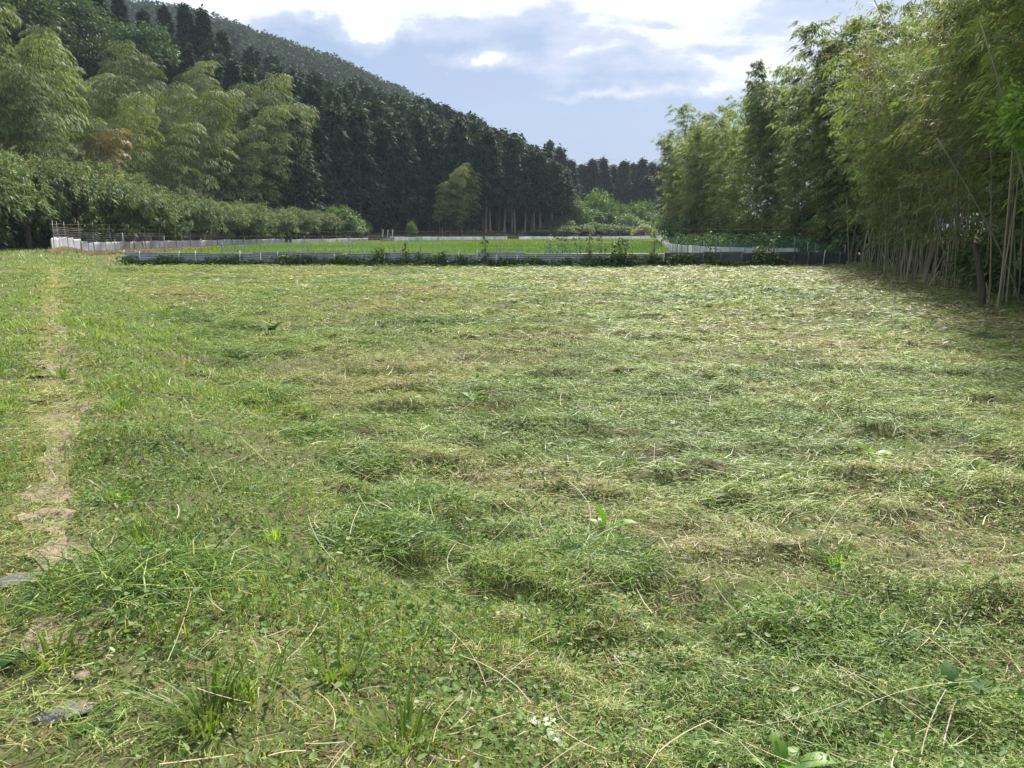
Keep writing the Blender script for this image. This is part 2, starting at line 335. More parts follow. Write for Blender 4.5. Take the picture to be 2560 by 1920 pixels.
def strip(name, pts, wl, wr, dz, mat, n=160, m=9, rag=.18, seed=1):
    pts = np.array(pts, float); t = np.linspace(0, len(pts)-1, n); i = np.arange(len(pts))
    P = np.stack([np.interp(t, i, pts[:, 0]), np.interp(t, i, pts[:, 1])], 1); T = nrm(np.gradient(P, axis=0)); Nn = np.stack([T[:, 1], -T[:, 0]], 1)
    k = np.linspace(-1, 1, m)
    wL = wl*np.clip(1+rag*3.2*(fbm(t*11, t*0, seed, 5)-.5)*2, .03, 2); wR = wr*np.clip(1+rag*3.2*(fbm(t*11, t*0+5, seed+3, 5)-.5)*2, .03, 2)
    off = np.where(k[None] < 0, k[None]*wL[:, None], k[None]*wR[:, None])
    XY = P[:, None]+Nn[:, None]*off[..., None]; Z = height(XY[..., 0], XY[..., 1])+dz
    V = np.concatenate([XY, Z[..., None]], -1).reshape(-1, 3)
    a = np.arange(n-1)[:, None]*m; b = np.arange(m-1)[None]; b = a+b
    return tag(link(bpy.data.objects.new(name, qmesh(name, V, np.stack([b, b+1, b+1+m, b+m], -1).reshape(-1, 4), mat, smooth=True))), kind='structure')
tt, ss = np.meshgrid(np.arange(1.8, 26, .025), np.arange(-.7, .7, .025)); dn = math.hypot(.58, 1)
px_ = -.2-.58*tt+ss/dn; py_ = tt+ss*.58/dn
wob = ss+(fbm(tt*.7, tt*0, 71)-.5)*.35
msk = np.abs(wob) < (.07+.13*fbm(tt*.5, tt*0+3, 72))*sst(29, 18, tt)*(.45+.55*sst(3, 6, tt))+(fbm(px_*5, py_*5, 73, 4)-.5)*.34
iy, ix = np.nonzero(msk[:-1, :-1]); nw = tt.shape[1]; b = iy*nw+ix
V = np.stack([px_.ravel(), py_.ravel(), (height(px_, py_)+.007).ravel()], 1); Q = np.stack([b, b+1, b+1+nw, b+nw], 1)
us_, inv = np.unique(Q, return_inverse=True); inv = inv.reshape(Q.shape); V = V[us_]
E = np.sort(np.concatenate([inv[:, [k, (k+1) % 4]] for k in range(4)]), 1); eu, ec = np.unique(E, axis=0, return_counts=True); be = eu[ec == 1]
for _ in range(6):      # soften the outline of the worn patches
    acc_ = np.zeros((len(V), 2)); cn_ = np.zeros(len(V))
    for a, b in ((0, 1), (1, 0)): np.add.at(acc_, be[:, a], V[be[:, b], :2]); np.add.at(cn_, be[:, a], 1)
    k = cn_ > 0; V[k, :2] = .4*V[k, :2]+.6*acc_[k]/cn_[k, None]
tag(link(bpy.data.objects.new('dirt_path', qmesh('dirt_path', V, inv[:, ::-1], M['dirt'], smooth=True))), kind='structure')

# paddy beyond the front fence, as a sheet a little above the ground
pad = np.array([G(u, v) for u, v in [(335, 653), (420, 637), (560, 626), (720, 615), (930, 609), (1100, 606), (1280, 604), (1400, 603), (1640, 602), (1652, 612), (1672, 630), (1640, 653)]])
def inpoly(x, y, P):
    r = np.zeros(np.shape(x), bool)
    for k in range(len(P)):
        (x0, y0), (x1, y1) = P[k], P[k-1]
        r ^= ((y0 > y) != (y1 > y)) & (x < (x1-x0)*(y-y0)/((y1-y0) or 1e-9)+x0)
    return r
me = bpy.data.meshes.new('paddy'); me.from_pydata([(x, y, height(x, y)*0+.03) for x, y in pad], [], [list(range(len(pad)))[::-1]]); me.materials.append(M['paddy'])
if me.polygons[0].normal.z < 0: me.flip_normals()
tag(link(bpy.data.objects.new('paddy_field', me)), kind='structure')

# ------------------------------------------------------------ grass (stuff nobody could count)
def stuffobj(name, me, label, cat):
    return tag(link(bpy.data.objects.new(name, me)), label, cat, kind='stuff')
def edgeX(y):   # the foot of the right grove
    return np.interp(y, [0, 6, 13, 20, 32, 40], [8.2, 8.4, 8.8, 10.6, 14.0, 15.5])
def sample(n, d0, d1, half=42, pw=1.0):
    d = d0+(d1-d0)*rng.random(n)**pw; a = R(half)*(rng.random(n)*2-1)
    return d*np.sin(a), d*np.cos(a)
def drop_to(x, y): return height(x, y)

def cut_grass():
    Vs, Ts = [], []
    def batch(ncl, per, d0, d1, pw, Lr, Wk, cl_r, hmax, dirsd, toff=.03):
        cx, cy = sample(ncl, d0, d1, 44, pw)
        s = side(cx, cy); ok = ((s > 1.5) | (rng.random(ncl) < .10+.5*sst(.9, 1.6, s))) & (cy < 32.6) & (cx < edgeX(cy)+1.5)
        keep = rng.random(ncl) < .22+.78*sst(.34, .56, fbm(cx*1.1, cy*1.1, 51, 4))
        cx, cy, s = cx[ok & keep], cy[ok & keep], s[ok & keep]; n = len(cx)
        dist = np.hypot(cx, cy)
        th = (fbm(cx*.35, cy*.35, 11)-.5)*3.0+rng.normal(0, dirsd, n)+math.pi*(rng.random(n) < .5)
        patch = fbm(cx*.55, cy*.55, 21, 4); dry = sst(.47, .66, fbm(cx*.75, cy*.9, 31, 4)); far = sst(6, 22, dist)
        tc_ = np.clip(.40+toff-.02+(patch-.5)*1.15+dry*.29+far*.08-.17*np.exp(-((s-1.85)/.42)**2)*(rng.random(n) < .7)+rng.normal(.02, .14, n), .04, .97)
        r = cl_r*(.6+.8*rng.random(n))*(1+dist*.03)
        cx, cy, th, tc_, r, dist = [np.repeat(a, per) for a in (cx, cy, th, tc_, r, dist)]
        m = len(cx)
        al = rng.normal(0, .55, m)*r; ac = rng.normal(0, .26, m)*r
        x = cx+np.cos(th)*al-np.sin(th)*ac; y = cy+np.sin(th)*al+np.cos(th)*ac
        z = height(x, y)+hmax*rng.random(m)**1.5*np.exp(-(al/r)**2-(ac/r)**2*2)+.004
        ph = th+rng.normal(0, .33, m); el = rng.normal(.04, .16, m)
        d = np.stack([np.cos(ph)*np.cos(el), np.sin(ph)*np.cos(el), np.sin(el)], 1)
        nn = nrm(np.stack([rng.normal(0, .5, m), rng.normal(0, .5, m), np.ones(m)], 1))
        Ln = Lr[0]+(Lr[1]-Lr[0])*rng.random(m)**2.2; Wd = np.maximum(Wk*(.6+.8*rng.random(m)), dist*.00055)
        bend = np.stack([rng.normal(0, .22, m), rng.normal(0, .22, m), rng.normal(-.05, .07, m)], 1)
        Vs.append(bladeV(np.stack([x, y, z], 1), d, nn, Ln, Wd, bend))
        t = np.clip(tc_+rng.normal(0, .16, m)+.35*(rng.random(m) < .10), .02, .99); Ts.append(np.repeat(t, 6))
    batch(13500, 20, 1.1, 4.5, .75, (.010, .085), .0026, .09, .045, 1.2, -.03)
    batch(560, 34, 1.1, 4.5, .75, (.03, .17), .0028, .13, .06, .7, -.15)
    batch(14500, 18, 4.0, 11, .75, (.02, .12), .0044, .15, .06, .9)
    batch(2600, 30, 4.0, 13, .75, (.04, .20), .0048, .19, .09, .5, -.15)
    batch(13000, 14, 10, 21, .8, (.06, .22), .009, .26, .045, .7)
    batch(2800, 26, 10, 22, .8, (.07, .25), .008, .27, .11, .4, -.14)
    batch(13000, 11, 20, 34, .8, (.09, .28), .014, .4, .05, .6)
    batch(2000, 24, 20, 34, .8, (.10, .32), .013, .4, .13, .4, -.17)
    for n, y0, y1, Lr, w in ((9000, 1.6, 6, .07, .003), (9000, 5, 13, .11, .006), (6000, 12, 25, .2, .012)):      # dry trodden bits along the path
        y = y0+(y1-y0)*rng.random(n); q = rng.normal(0, .17, n); x = -.2-.58*y+q*1.15; th = rng.random(n)*6.283; el = rng.normal(.03, .12, n)
        d = np.stack([np.cos(th)*np.cos(el), np.sin(th)*np.cos(el), np.sin(el)], 1); nn = nrm(np.stack([rng.normal(0, .5, n), rng.normal(0, .5, n), np.ones(n)], 1))
        Vs.append(bladeV(np.stack([x, y, height(x, y)+.012], 1), d, nn, Lr*(.3+.7*rng.random(n)), w*(.6+.8*rng.random(n)), np.stack([rng.normal(0, .2, n), rng.normal(0, .2, n), rng.normal(-.03, .05, n)], 1)))
        Ts.append(np.repeat(np.clip(rng.normal(.78, .14, n)-.4*(rng.random(n) < .15), .1, .99), 6))
    V = np.concatenate(Vs); return qmesh('cut_grass', V, bladeQ(len(V)//6), M['cut'], np.concatenate(Ts))
stuffobj('cut_grass', cut_grass(), 'mown green and straw coloured grass cuttings lying over the field', 'cut grass')

def heap_grass(r, h, n, seed):
    g = np.random.default_rng(seed); rr = r*np.sqrt(g.random(n))*1.05; a = g.random(n)*6.283
    x, y = rr*np.cos(a), rr*np.sin(a)*.8; z = h*.8*np.exp(-(rr/r)**2*1.3)*g.random(n)**.6
    th = g.normal(.2, 1.1, n)+math.pi*(g.random(n) < .5); el = g.normal(.12, .28, n)
    d = np.stack([np.cos(th)*np.cos(el), np.sin(th)*np.cos(el), np.sin(el)], 1)
    nn = nrm(np.stack([g.normal(0, .6, n), g.normal(0, .6, n), np.ones(n)], 1))
    V = bladeV(np.stack([x, y, z], 1), d, nn, .04+.15*g.random(n)**1.8, .0025+.0035*g.random(n), np.stack([g.normal(0, .2, n), g.normal(0, .2, n), g.normal(-.08, .06, n)], 1))
    return qmesh('grass_heap', V, bladeQ(n), M['cut'], np.repeat(np.clip(g.normal(.22, .13, n)+.35*(g.random(n) < .22), .02, .9), 6))
HL = ['large heap of dark cut grass in the near left foreground beside the path', 'long dark heap of cut grass on the slope below the path, left of centre',
      'dark heap of cut grass on the slope nearest the middle foreground', 'leafy heap of cut grass in the middle foreground',
      'low dark heap of cut grass joined behind the long slope heap', 'fan shaped heap of light green cut grass right of the middle foreground',
      'heap of dark cut grass in the right foreground', 'heap of cut grass around the dark broad-leaved weed on the left', 'far small heap of cut grass at the field edge on the left',
      'flat heap of bright green cut grass in the far middle of the field']
HL += ['bright low heap of cut grass in the right middle of the field', 'dark heap of cut grass high on the slope foot, left of the middle', 'small dark heap of cut grass below the leafy middle heap', 'small flat heap of cut grass near the right edge', 'small dark heap of cut grass between two larger heaps on the slope foot']
for k, (hx, hy, r, h) in enumerate(HP):
    tag(link(bpy.data.objects.new('grass_heap', heap_grass(r, .075, int(1300+1500*r), 60+k))), HL[k], 'grass heap', 'heaps of cut grass on the field').location = (hx, hy, float(height(hx, hy))-.01)

def standing():
    Vs, Ts = [], []
    for n, d0, d1, Lr, Wk in ((150000, 1.1, 7, (.015, .055), .0028), (150000, 6, 16, (.02, .07), .006), (110000, 15, 34, (.04, .10), .013), (30000, 30, 50, (.08, .2), .025)):
        x, y = sample(n, d0, d1, 46, .8); s = side(x, y)
        verge = s < 1.9
        path = np.abs(s+(fbm(x*2, y*2, 77)-.5)*.5) < .16
        pr = np.where(verge, np.where(path & (y < 20), .12+.4*(fbm(x*4, y*4, 9) > .5), .95), .22+.5*sst(.45, .6, fbm(x*1.1, y*1.1, 41)))
        ok = (rng.random(n) < pr) & (x < edgeX(y)+1) & ((y < 32.8) | (s < 1.2) | (x < -17.5))
        x, y, verge, s = x[ok], y[ok], verge[ok], s[ok]; m = len(x)
        gx = fbm(x*1.6, y*1.6, 91)
        L_ = (Lr[0]+(Lr[1]-Lr[0])*rng.random(m)**1.3)*np.where(verge, ((.8+.7*sst(3, 9, y))+1.2*sst(.5, .68, gx))*(1-.5*sst(8, 20, np.hypot(x, y))), .9)
        th = rng.random(m)*6.283; el = np.clip(rng.normal(1.05, .35, m), .2, 1.57)
        d = np.stack([np.cos(th)*np.cos(el), np.sin(th)*np.cos(el), np.sin(el)], 1)
        nn = np.stack([-np.sin(th), np.cos(th), rng.normal(0, .4, m)], 1); nn = nrm(np.cross(d, nn))
        Vs.append(bladeV(np.stack([x, y, height(x, y)-.003], 1), d, nn, L_, Wk*np.where(verge & (y < 10), 1.3, 1)*(.7+.6*rng.random(m)), np.stack([np.cos(th)*.2, np.sin(th)*.2, -.12+0*th], 1)))
        pt = fbm(x*.7, y*.7, 99, 4)
        t = np.where(verge, .37+(pt-.5)*.40+rng.normal(0, .09, m), .44+(pt-.5)*.8+rng.normal(0, .14, m))
        t = np.where(rng.random(m) < np.where(verge, .09+.14*sst(9, 4, y), .16), .68+.3*rng.random(m), t)
        Ts.append(np.repeat(np.clip(t, .05, .98), 6))
    V = np.concatenate(Vs); return qmesh('standing_grass', V, bladeQ(len(V)//6), M['stub'], np.concatenate(Ts))
stuffobj('standing_grass', standing(), 'short standing green grass along the path verge and through the mown field', 'grass')

def weeds():
    Vs, Ts = [], []
    for n, d0, d1, Lr in ((75000, 1.1, 5, (.006, .031)), (80000, 4.5, 12, (.010, .038)), (50000, 11, 24, (.025, .07))):
        x, y = sample(n, d0, d1, 46, .75); s = side(x, y)
        cl = fbm(x*1.5, y*1.5, 61)
        ok = (rng.random(n) < .25+.75*sst(.44, .58, cl)) & (np.abs(s) > .12) & (x < edgeX(y)+1) & (y < 32)
        x, y, cl = x[ok], y[ok], cl[ok]; m = len(x)
        th = rng.random(m)*6.283; el = rng.normal(.15, .35, m)
        d = np.stack([np.cos(th)*np.cos(el), np.sin(th)*np.cos(el), np.sin(el)], 1)
        nn = nrm(np.stack([rng.normal(0, .45, m), rng.normal(0, .45, m), np.ones(m)], 1))
        Ln = Lr[0]+(Lr[1]-Lr[0])*rng.random(m)**2.2
        c_ = np.stack([x, y, height(x, y)+.008+.075*rng.random(m)**1.3], 1); d = nrm(d); sd_ = nrm(np.cross(d, nn)); Wn = (Ln*(.4+.4*rng.random(m)))[:, None]; Lc = Ln[:, None]; up_ = np.cross(sd_, d)*Wn*.22
        Vs.append(np.stack([c_, c_+d*Lc, c_+d*Lc*.68+sd_*Wn*.42+up_, c_+d*Lc*.25+sd_*Wn*.5+up_, c_+d*Lc*.68-sd_*Wn*.42+up_, c_+d*Lc*.25-sd_*Wn*.5+up_], 1).reshape(-1, 3))
        t = np.clip(.38+.2*(fbm(x*.9, y*.9, 63)-.5)+rng.normal(0, .17, m)+.4*(rng.random(m) < .03), 0, 1); Ts.append(np.repeat(t, 6))
    V = np.concatenate(Vs); b = (np.arange(len(V)//6)*6)[:, None]
    return qmesh('weed_leaves', V, np.concatenate([b+np.array([0, 1, 2, 3]), b+np.array([0, 5, 4, 1])], 1).reshape(-1, 4), M['weed'], np.concatenate(Ts))
stuffobj('ground_weeds', weeds(), 'small round weed leaves and leaf scraps scattered through the mown grass', 'weeds')

def stalks():
    Vs, Qs, off = [], [], 0
    n = 2300; x, y = sample(n, 1.3, 13, 45, .8); ok = (side(x, y) > .3) & (x < edgeX(y)); x, y = x[ok], y[ok]; n = len(x)
    th = rng.random(n)*6.283; Ln = .08+.38*rng.random(n)**2.4; cv = rng.normal(0, .5, n); K = 5
    w = np.maximum(.0008+.0011*rng.random(n), np.hypot(x, y)*.00028)
    el = rng.normal(.05, .12, n); z0 = height(x, y)+.02+.05*rng.random(n)
    pts = []
    px, py, pz = x.copy(), y.copy(), z0.copy()
    for k in range(K):
        pts.append((px.copy(), py.copy(), np.maximum(pz, height(px, py)+.008), th.copy())); st = Ln/(K-1)
        px = px+np.cos(th)*st; py = py+np.sin(th)*st; pz = pz+np.sin(el)*st; th = th+cv/(K-1)
    V = np.stack([np.stack([np.stack([a-np.sin(t)*w*s, b+np.cos(t)*w*s, c], 1) for s in (-1, 1)], 1) for a, b, c, t in pts], 1).reshape(-1, 3)
    b = (np.arange(n)*K*2)[:, None]
    Q = np.concatenate([b+np.array([0, 1, 3, 2])+2*k for k in range(K-1)], 1).reshape(-1, 4)
    return qmesh('dry_stalks', V, Q, M['straw'])
stuffobj('dry_stalks', stalks(), 'long pale dry grass stalks lying across the mown field', 'dry stalks')

def litter():
    n = 16000; y = 9+26*rng.random(n); x = edgeX(y)-1.6+rng.exponential(1.6, n)*np.where(rng.random(n) < .3, -.8, 1)+.6
    th = rng.random(n)*6.283; d = np.stack([np.cos(th), np.sin(th), rng.normal(0, .2, n)], 1)
    nn = nrm(np.stack([rng.normal(0, .4, n), rng.normal(0, .4, n), np.ones(n)], 1)); Ln = .06+.14*rng.random(n)
    V = leafV(np.stack([x, y, height(x, y)+.01+.06*rng.random(n)**2], 1), d, nn, Ln, Ln*.16+.008, .05)
    return qmesh('leaf_litter', V, quads(n), M['litter'])
stuffobj('leaf_litter', litter(), 'dry tan bamboo leaves littering the ground at the foot of the right grove', 'leaf litter')

def rice():
    n = 130000; y = 36.5+66*rng.random(n)**.85; u_ = 250+1500*rng.random(n); x = (u_-1280)/1962*y
    y = y+0*x; x = np.round(x/.22)*.22+rng.normal(0, .03, n)
    ok = inpoly(x, y, pad); x, y = x[ok], y[ok]; m = len(x)
    th = rng.random(m)*6.283; el = np.clip(rng.normal(1.25, .2, m), .6, 1.57)
    d = np.stack([np.cos(th)*np.cos(el), np.sin(th)*np.cos(el), np.sin(el)], 1); nn = np.stack([np.sin(th), -np.cos(th), 0*th], 1)
    V = leafV(np.stack([x, y, np.full(m, .02)], 1), d, nrm(np.cross(d, nn)), .22+.16*rng.random(m), .04+.03*rng.random(m))
    return qmesh('rice', V, quads(m), M['rice'], np.repeat(np.clip(.45+(fbm(x*.12, y*.35, 7, 4)-.5)*1.3+.25*sst(43, 38, y)+rng.normal(0, .15, m), 0, 1), 4))
stuffobj('rice', rice(), 'bright green young rice growing in the paddy behind the front fence', 'rice')
def bankgrass():
    n = 60000; t = rng.random(n); i = np.linspace(0, 1, len(WL)); k = rng.random(n)
    x = np.interp(t, i, [p[0] for p in WL]); y = np.interp(t, i, [p[1] for p in WL]); x = x+1.6*k; y = y-2.4*k
    th = rng.random(n)*6.283; el = rng.normal(.5, .4, n)
    d = np.stack([np.cos(th)*np.cos(el), np.sin(th)*np.cos(el), np.sin(el)], 1); nn = nrm(np.stack([rng.normal(0, .5, n), rng.normal(0, .5, n), np.ones(n)], 1))
    V = leafV(np.stack([x, y, height(x, y)+.02], 1), d, nn, .12+.2*rng.random(n), .02+.02*rng.random(n), .2)
    return qmesh('dry_bank_grass', V, quads(n), M['straw'])

# ------------------------------------------------------------ small things on the field
def dock(seed, n=9, L0=.22, mat='dock', up=.7):
    g = np.random.default_rng(seed); vs, qs, o = [], [], 0
    for k in range(n):
        th = k*2.4+g.normal(0, .3); el = g.normal(up, .25); Lf = L0*(.6+.6*g.random()); K = 6
        t = np.linspace(0, 1, K); e = el-1.1*t; dx = np.cumsum(np.cos(e))*Lf/K; dz = np.cumsum(np.sin(e))*Lf/K
        w = Lf*.17*np.sin(np.pi*np.clip(t*.92+.06, 0, 1))**.8
        for j in range(K):
            for q, f in ((-1, .18), (0, 0), (1, .18)):
                vs.append((math.cos(th)*dx[j]-math.sin(th)*w[j]*q, math.sin(th)*dx[j]+math.cos(th)*w[j]*q, dz[j]+f*w[j]))
        for j in range(K-1):
            for q in (0, 1): qs.append((o+j*3+q, o+j*3+q+1, o+j*3+4+q, o+j*3+3+q))
        o += K*3
    return qmesh('leaves', np.array(vs), np.array(qs), M[mat], smooth=True)
for u, v, n, L0, mt, up, lb in [(676, 832, 16, .30, 'dock', .9, 'dark broad-leaved weed standing alone in the field, left of the middle'),
        (1510, 1330, 7, .20, 'maple', .9, 'bright broad-leaved weed in the centre of the field among light swaths'),
        (1965, 1905, 8, .16, 'maple', 1.0, 'broad-leaved weed at the bottom edge, right of the middle'),
        (2380, 1745, 6, .15, 'dock', .9, 'long-leaved weed in the lower right foreground'),
        (2180, 1130, 8, .20, 'maple', .8, 'bright green weed in the right middle of the field'),
        (1080, 1590, 7, .10, 'dock', .7, 'small round-leaved weed in the middle foreground'),
        (1560, 1600, 6, .11, 'weed2', .5, 'pale wilting broad-leaved weed in the middle of the foreground'),
        (1360, 1815, 6, .09, 'weed2', .4, 'pale leafy weed lying at the bottom centre'),
        (2420, 1190, 7, .15, 'maple', .7, 'bright rounded weed near the right edge of the field'),
        (1180, 995, 8, .18, 'maple', .8, 'light green weed in the far middle of the field'),
        (250, 1760, 8, .10, 'dock', .5, 'low broad-leaved weed beside the flat stone by the path'),
        (60, 1620, 8, .09, 'dock', .5, 'low leafy weed at the left edge of the path')]:
    if mt == 'weed2' and 'weed2' not in M: M['weed2'] = foliage('pale_leaf', [(0, (.30, .36, .22)), (1, (.46, .50, .36))], tr=.25, rough=.5, vary=.1)
    x, y = GH(u, v, .05); o = thing('broadleaf_weed', lb, 'weed', (x, y, float(height(x, y))), group='broad-leaved weeds on the field'); part('leaves', dock(u, n, L0, mt, up), o)
def tuft(seed, n, L0, mat):
    g = np.random.default_rng(seed); th = g.random(n)*6.283; el = np.clip(g.normal(1.1, .28, n), .3, 1.5); r = .07*np.sqrt(g.random(n))
    d = np.stack([np.cos(th)*np.cos(el), np.sin(th)*np.cos(el), np.sin(el)], 1); nn = nrm(np.cross(d, np.stack([-np.sin(th), np.cos(th), 0*th], 1)))
    V = bladeV(np.stack([r*np.cos(th), r*np.sin(th), 0*th], 1), d, nn, L0*(.5+.6*g.random(n)), .0045+.003*g.random(n), np.stack([np.cos(th)*.22, np.sin(th)*.22, -.15+0*th], 1))
    return qmesh('grass_tuft', V, bladeQ(n), M[mat])
for u, v, n, L0, lb in [(520, 1760, 90, .16, 'bright green tuft of grass in the lower left foreground'), (690, 1325, 40, .15, 'sparse lime green grass tuft on the slope below the path'),
        (350, 1335, 45, .13, 'lime green grass tuft beside the path behind the near heap'), (300, 1225, 70, .12, 'wide green tuft of grass right of the worn path'),
        (150, 930, 80, .16, 'bright tuft of grass growing on the worn path'), (640, 1690, 40, .17, 'bent green grass tuft right of the near left tuft'),
        (840, 1660, 50, .18, 'tall leaning grass tuft in the lower left middle'), (300, 1020, 90, .15, 'patch of lime green grass on the verge right of the path'),
        (2100, 1420, 60, .13, 'yellow-green grass tuft in the right foreground'), (1010, 1840, 70, .13, 'green grass tuft at the bottom left of centre'),
        (130, 1630, 60, .12, 'olive grass tuft at the left foreground by the path'), (20, 1010, 60, .14, 'bright grass tuft at the left edge, left of the path')]:
    x, y = GH(u, v, .05); o = tag(link(bpy.data.objects.new('grass_tuft', tuft(u+v, n, L0, 'lime'))), lb, 'grass tuft', 'tufts of taller fresh grass'); o.location = (x, y, float(height(x, y))-.005)
def stone(seed, a, b, h):
    g = np.random.default_rng(seed); k, m = 18, 5; vs = []
    an = np.linspace(0, 6.283, k, endpoint=False); rr = 1+.25*(g.random(k)-.5); rr = (rr+np.roll(rr, 1))/2
    for j in range(m):
        t = j/(m-1); f = math.cos(t*1.45)**.6; vs += [(a*rr[i]*f*math.cos(an[i]), b*rr[i]*f*math.sin(an[i]), h*math.sin(t*1.5)+.006*g.random()) for i in range(k)]
    Q = [(j*k+i, j*k+(i+1) % k, (j+1)*k+(i+1) % k, (j+1)*k+i) for j in range(m-1) for i in range(k)]
    e = (m-1)*k; Q += [(e+i, e+i+1, e+k-2-i, e+k-1-i) for i in range(k//2-1)]
    return qmesh('flat_stone', np.array(vs), np.array(Q), M['stone'], smooth=True)
for u, v, a, b, h, lb in [(165, 1785, .065, .035, .010, 'flat grey stone half buried beside the path in the near left corner'), (40, 1455, .09, .05, .014, 'flat grey-brown stone at the left edge of the path')]:
    x, y = GH(u, v, .02); o = tag(link(bpy.data.objects.new('flat_stone', stone(u, a, b, h))), lb, 'stone', 'flat stones by the path'); o.location = (x, y, float(height(x, y))-.001); o.rotation_euler.z = .5

# ------------------------------------------------------------ fences
def poly(pts):
    P = np.array(pts, float); l = np.r_[0, np.cumsum(np.hypot(*np.diff(P, axis=0).T))]
    return lambda s: np.array([np.interp(s, l, P[:, 0]), np.interp(s, l, P[:, 1])]), l[-1]
def sheet(w, h, mat, waves=0, amp=.012, horiz=True, seed=0, lean=0, bow=.0, thick=.004):
    g = np.random.default_rng(seed); nx, nz = (8, 6*waves) if horiz and waves else (6*waves if waves else 14, 6)
    xs = np.linspace(0, w, nx+1); zs = np.linspace(0, h, nz+1); Xg, Zg = np.meshgrid(xs, zs)
    Yg = amp*np.sin((Zg/h if horiz else Xg/w)*waves*6.283) if waves else 0*Xg
    Yg = Yg+bow*np.sin(Xg/w*3.1416)*(.6+.4*Zg/h)+lean*Zg+.008*(fbm(Xg*2.2+seed, Zg*3, seed)-.5)
    Zg = Zg*(1+.05*(g.random()-.5))+.02*(fbm(Xg*1.5, 0*Xg, seed+9)-.5)*Zg/h
    n = Xg.size; V = np.concatenate([np.stack([Xg, Yg, Zg], -1).reshape(-1, 3), np.stack([Xg, Yg+thick, Zg], -1).reshape(-1, 3)])
    i = np.arange(nz)[:, None]*(nx+1); b = (i+np.arange(nx)[None]).reshape(-1); F1 = np.stack([b, b+1, b+nx+2, b+nx+1], 1)
    top = nz*(nx+1)+np.arange(nx); rim = np.stack([top, top+1, top+1+n, top+n], 1)
    return qmesh('sheet', V, np.concatenate([F1, F1[:, ::-1]+n, rim]), mat, smooth=True)
def post_mesh(h, r, mat, lean=(0, 0)):
    return MB().tube([(0, 0, -.1), (lean[0]*.5, lean[1]*.5, h*.5), (lean[0], lean[1], h)], [r, r, r*.95]).mesh('post', mat)
def place(o, x, y, z, rz=0): o.location = (x, y, z); o.rotation_euler.z = rz; return o
def wire_part(name, root, pts, r, mat): return part(name, MB().tube(pts, r, 4).mesh(name, mat), root)

def sheet_fence(name, label, group, pts, H, w, mats, hz=None, post_h=(.7, 1.1), post_r=.019, post_mat='steel', postw=None, waves=0, seed=0, amp=.012, lean=0.0, zoff=0, back=-.03):
    f, tot = poly(pts); g = random.Random(seed); p0 = f(0)
    root = thing(name, label, 'fence', (float(p0[0]), float(p0[1]), 0), group=group)
    n = max(1, round(tot/w)); w = tot/n
    for k in range(n):
        a, b = f(k*w), f((k+1)*w); ang = math.atan2(b[1]-a[1], b[0]-a[0]); L_ = math.hypot(*(b-a))
        h = (H if not callable(H) else H((k+.5)/n))*(.98+.04*g.random())
        m = mats if isinstance(mats, str) else mats((k+.5)/n, g)
        o = part('sheet', sheet(L_+.05, h, M[m], waves, amp, True, seed*50+k, lean+g.gauss(0, .02)), root)
        place(o, a[0]-p0[0], a[1]-p0[1]+.006*(k % 2), float(height(*a))-.03+zoff, ang+g.gauss(0, .006))
    s = .0
    while s < tot:
        a = f(s); h = post_h[0]+(post_h[1]-post_h[0])*g.random()
        pm = post_mat if isinstance(post_mat, str) else post_mat(g)
        o = part('post', post_mesh(h, post_r*(.8+.5*g.random()), M[pm], (g.gauss(0, .025), g.gauss(0, .02))), root)
        place(o, a[0]-p0[0], a[1]-p0[1]+back, float(height(*a)))
        s += (postw or w)*(.8+.4*g.random())
    return root, f, tot, p0

# front fence: galvanised corrugated sheet, poles, green net, strings
FF = [G(u, v) for u, v in [(312, 663), (700, 665), (1100, 668), (1400, 669), (1655, 667)]]
root, f, tot, p0 = sheet_fence('corrugated_fence', 'long low grey corrugated sheet fence with green net across the end of the field', None, FF, .57, 1.85, 'zinc', waves=8, seed=3,
    post_h=(.45, .66), post_r=.021, post_mat=lambda g: 'pvc' if g.random() < .35 else 'steel', postw=.75)
ff = f
for u, v in [(312, 582), (610, 612), (725, 600), (773, 598), (880, 600), (990, 608), (1052, 612), (1213, 588), (1250, 600), (1365, 610), (1472, 592), (1562, 604), (1636, 600), (415, 590), (507, 596), (560, 606)]:
    x = np.interp(u, [312, 700, 1100, 1400, 1655], [p[0] for p in FF]); y = float(np.interp(x, [p[0] for p in FF], [p[1] for p in FF]))
    h = at(u, v, y)[2]; o = part('pole', post_mesh(h, .020, M['steel'], (random.gauss(0, .02), 0)), root); place(o, x-p0[0], y-p0[1]+.05, 0)
def netmesh(f, s0, s1, top, bot, seed, off=.08, n=60, p0=p0):
    s = np.linspace(s0, s1, n); V = []
    for k, ss in enumerate(s):
        a = f(ss); t = top(k/(n-1))
        for j in range(5):
            q = j/4; V.append((a[0]-p0[0], a[1]-p0[1]+off+.05*math.sin(ss*1.7+q*3), bot+(t-bot)*q))
    b = (np.arange(n-1)[:, None]*5+np.arange(4)[None]).reshape(-1)
    return qmesh('net', np.array(V), np.stack([b, b+5, b+6, b+1], 1), M['net'], smooth=True)
part('net', netmesh(f, 4.2, tot, lambda t: .98+.08*math.sin(t*17)+.10*math.sin(t*41+1)-.12*math.exp(-((t-.62)/.05)**2), .5, 1, n=120), root)
def strand(f, s0, s1, z, n=30, p0=p0, off=.05, sag=.03):
    s = np.linspace(s0, s1, n); return [(f(a)[0]-p0[0], f(a)[1]-p0[1]+off, z-sag*abs(math.sin(a*.9))) for a in s]
wire_part('string', root, strand(f, .0, tot, 1.22), .005, M['rust'])
wire_part('string', root, strand(f, 4.2, tot, 1.0, off=.085), .006, M['net'])
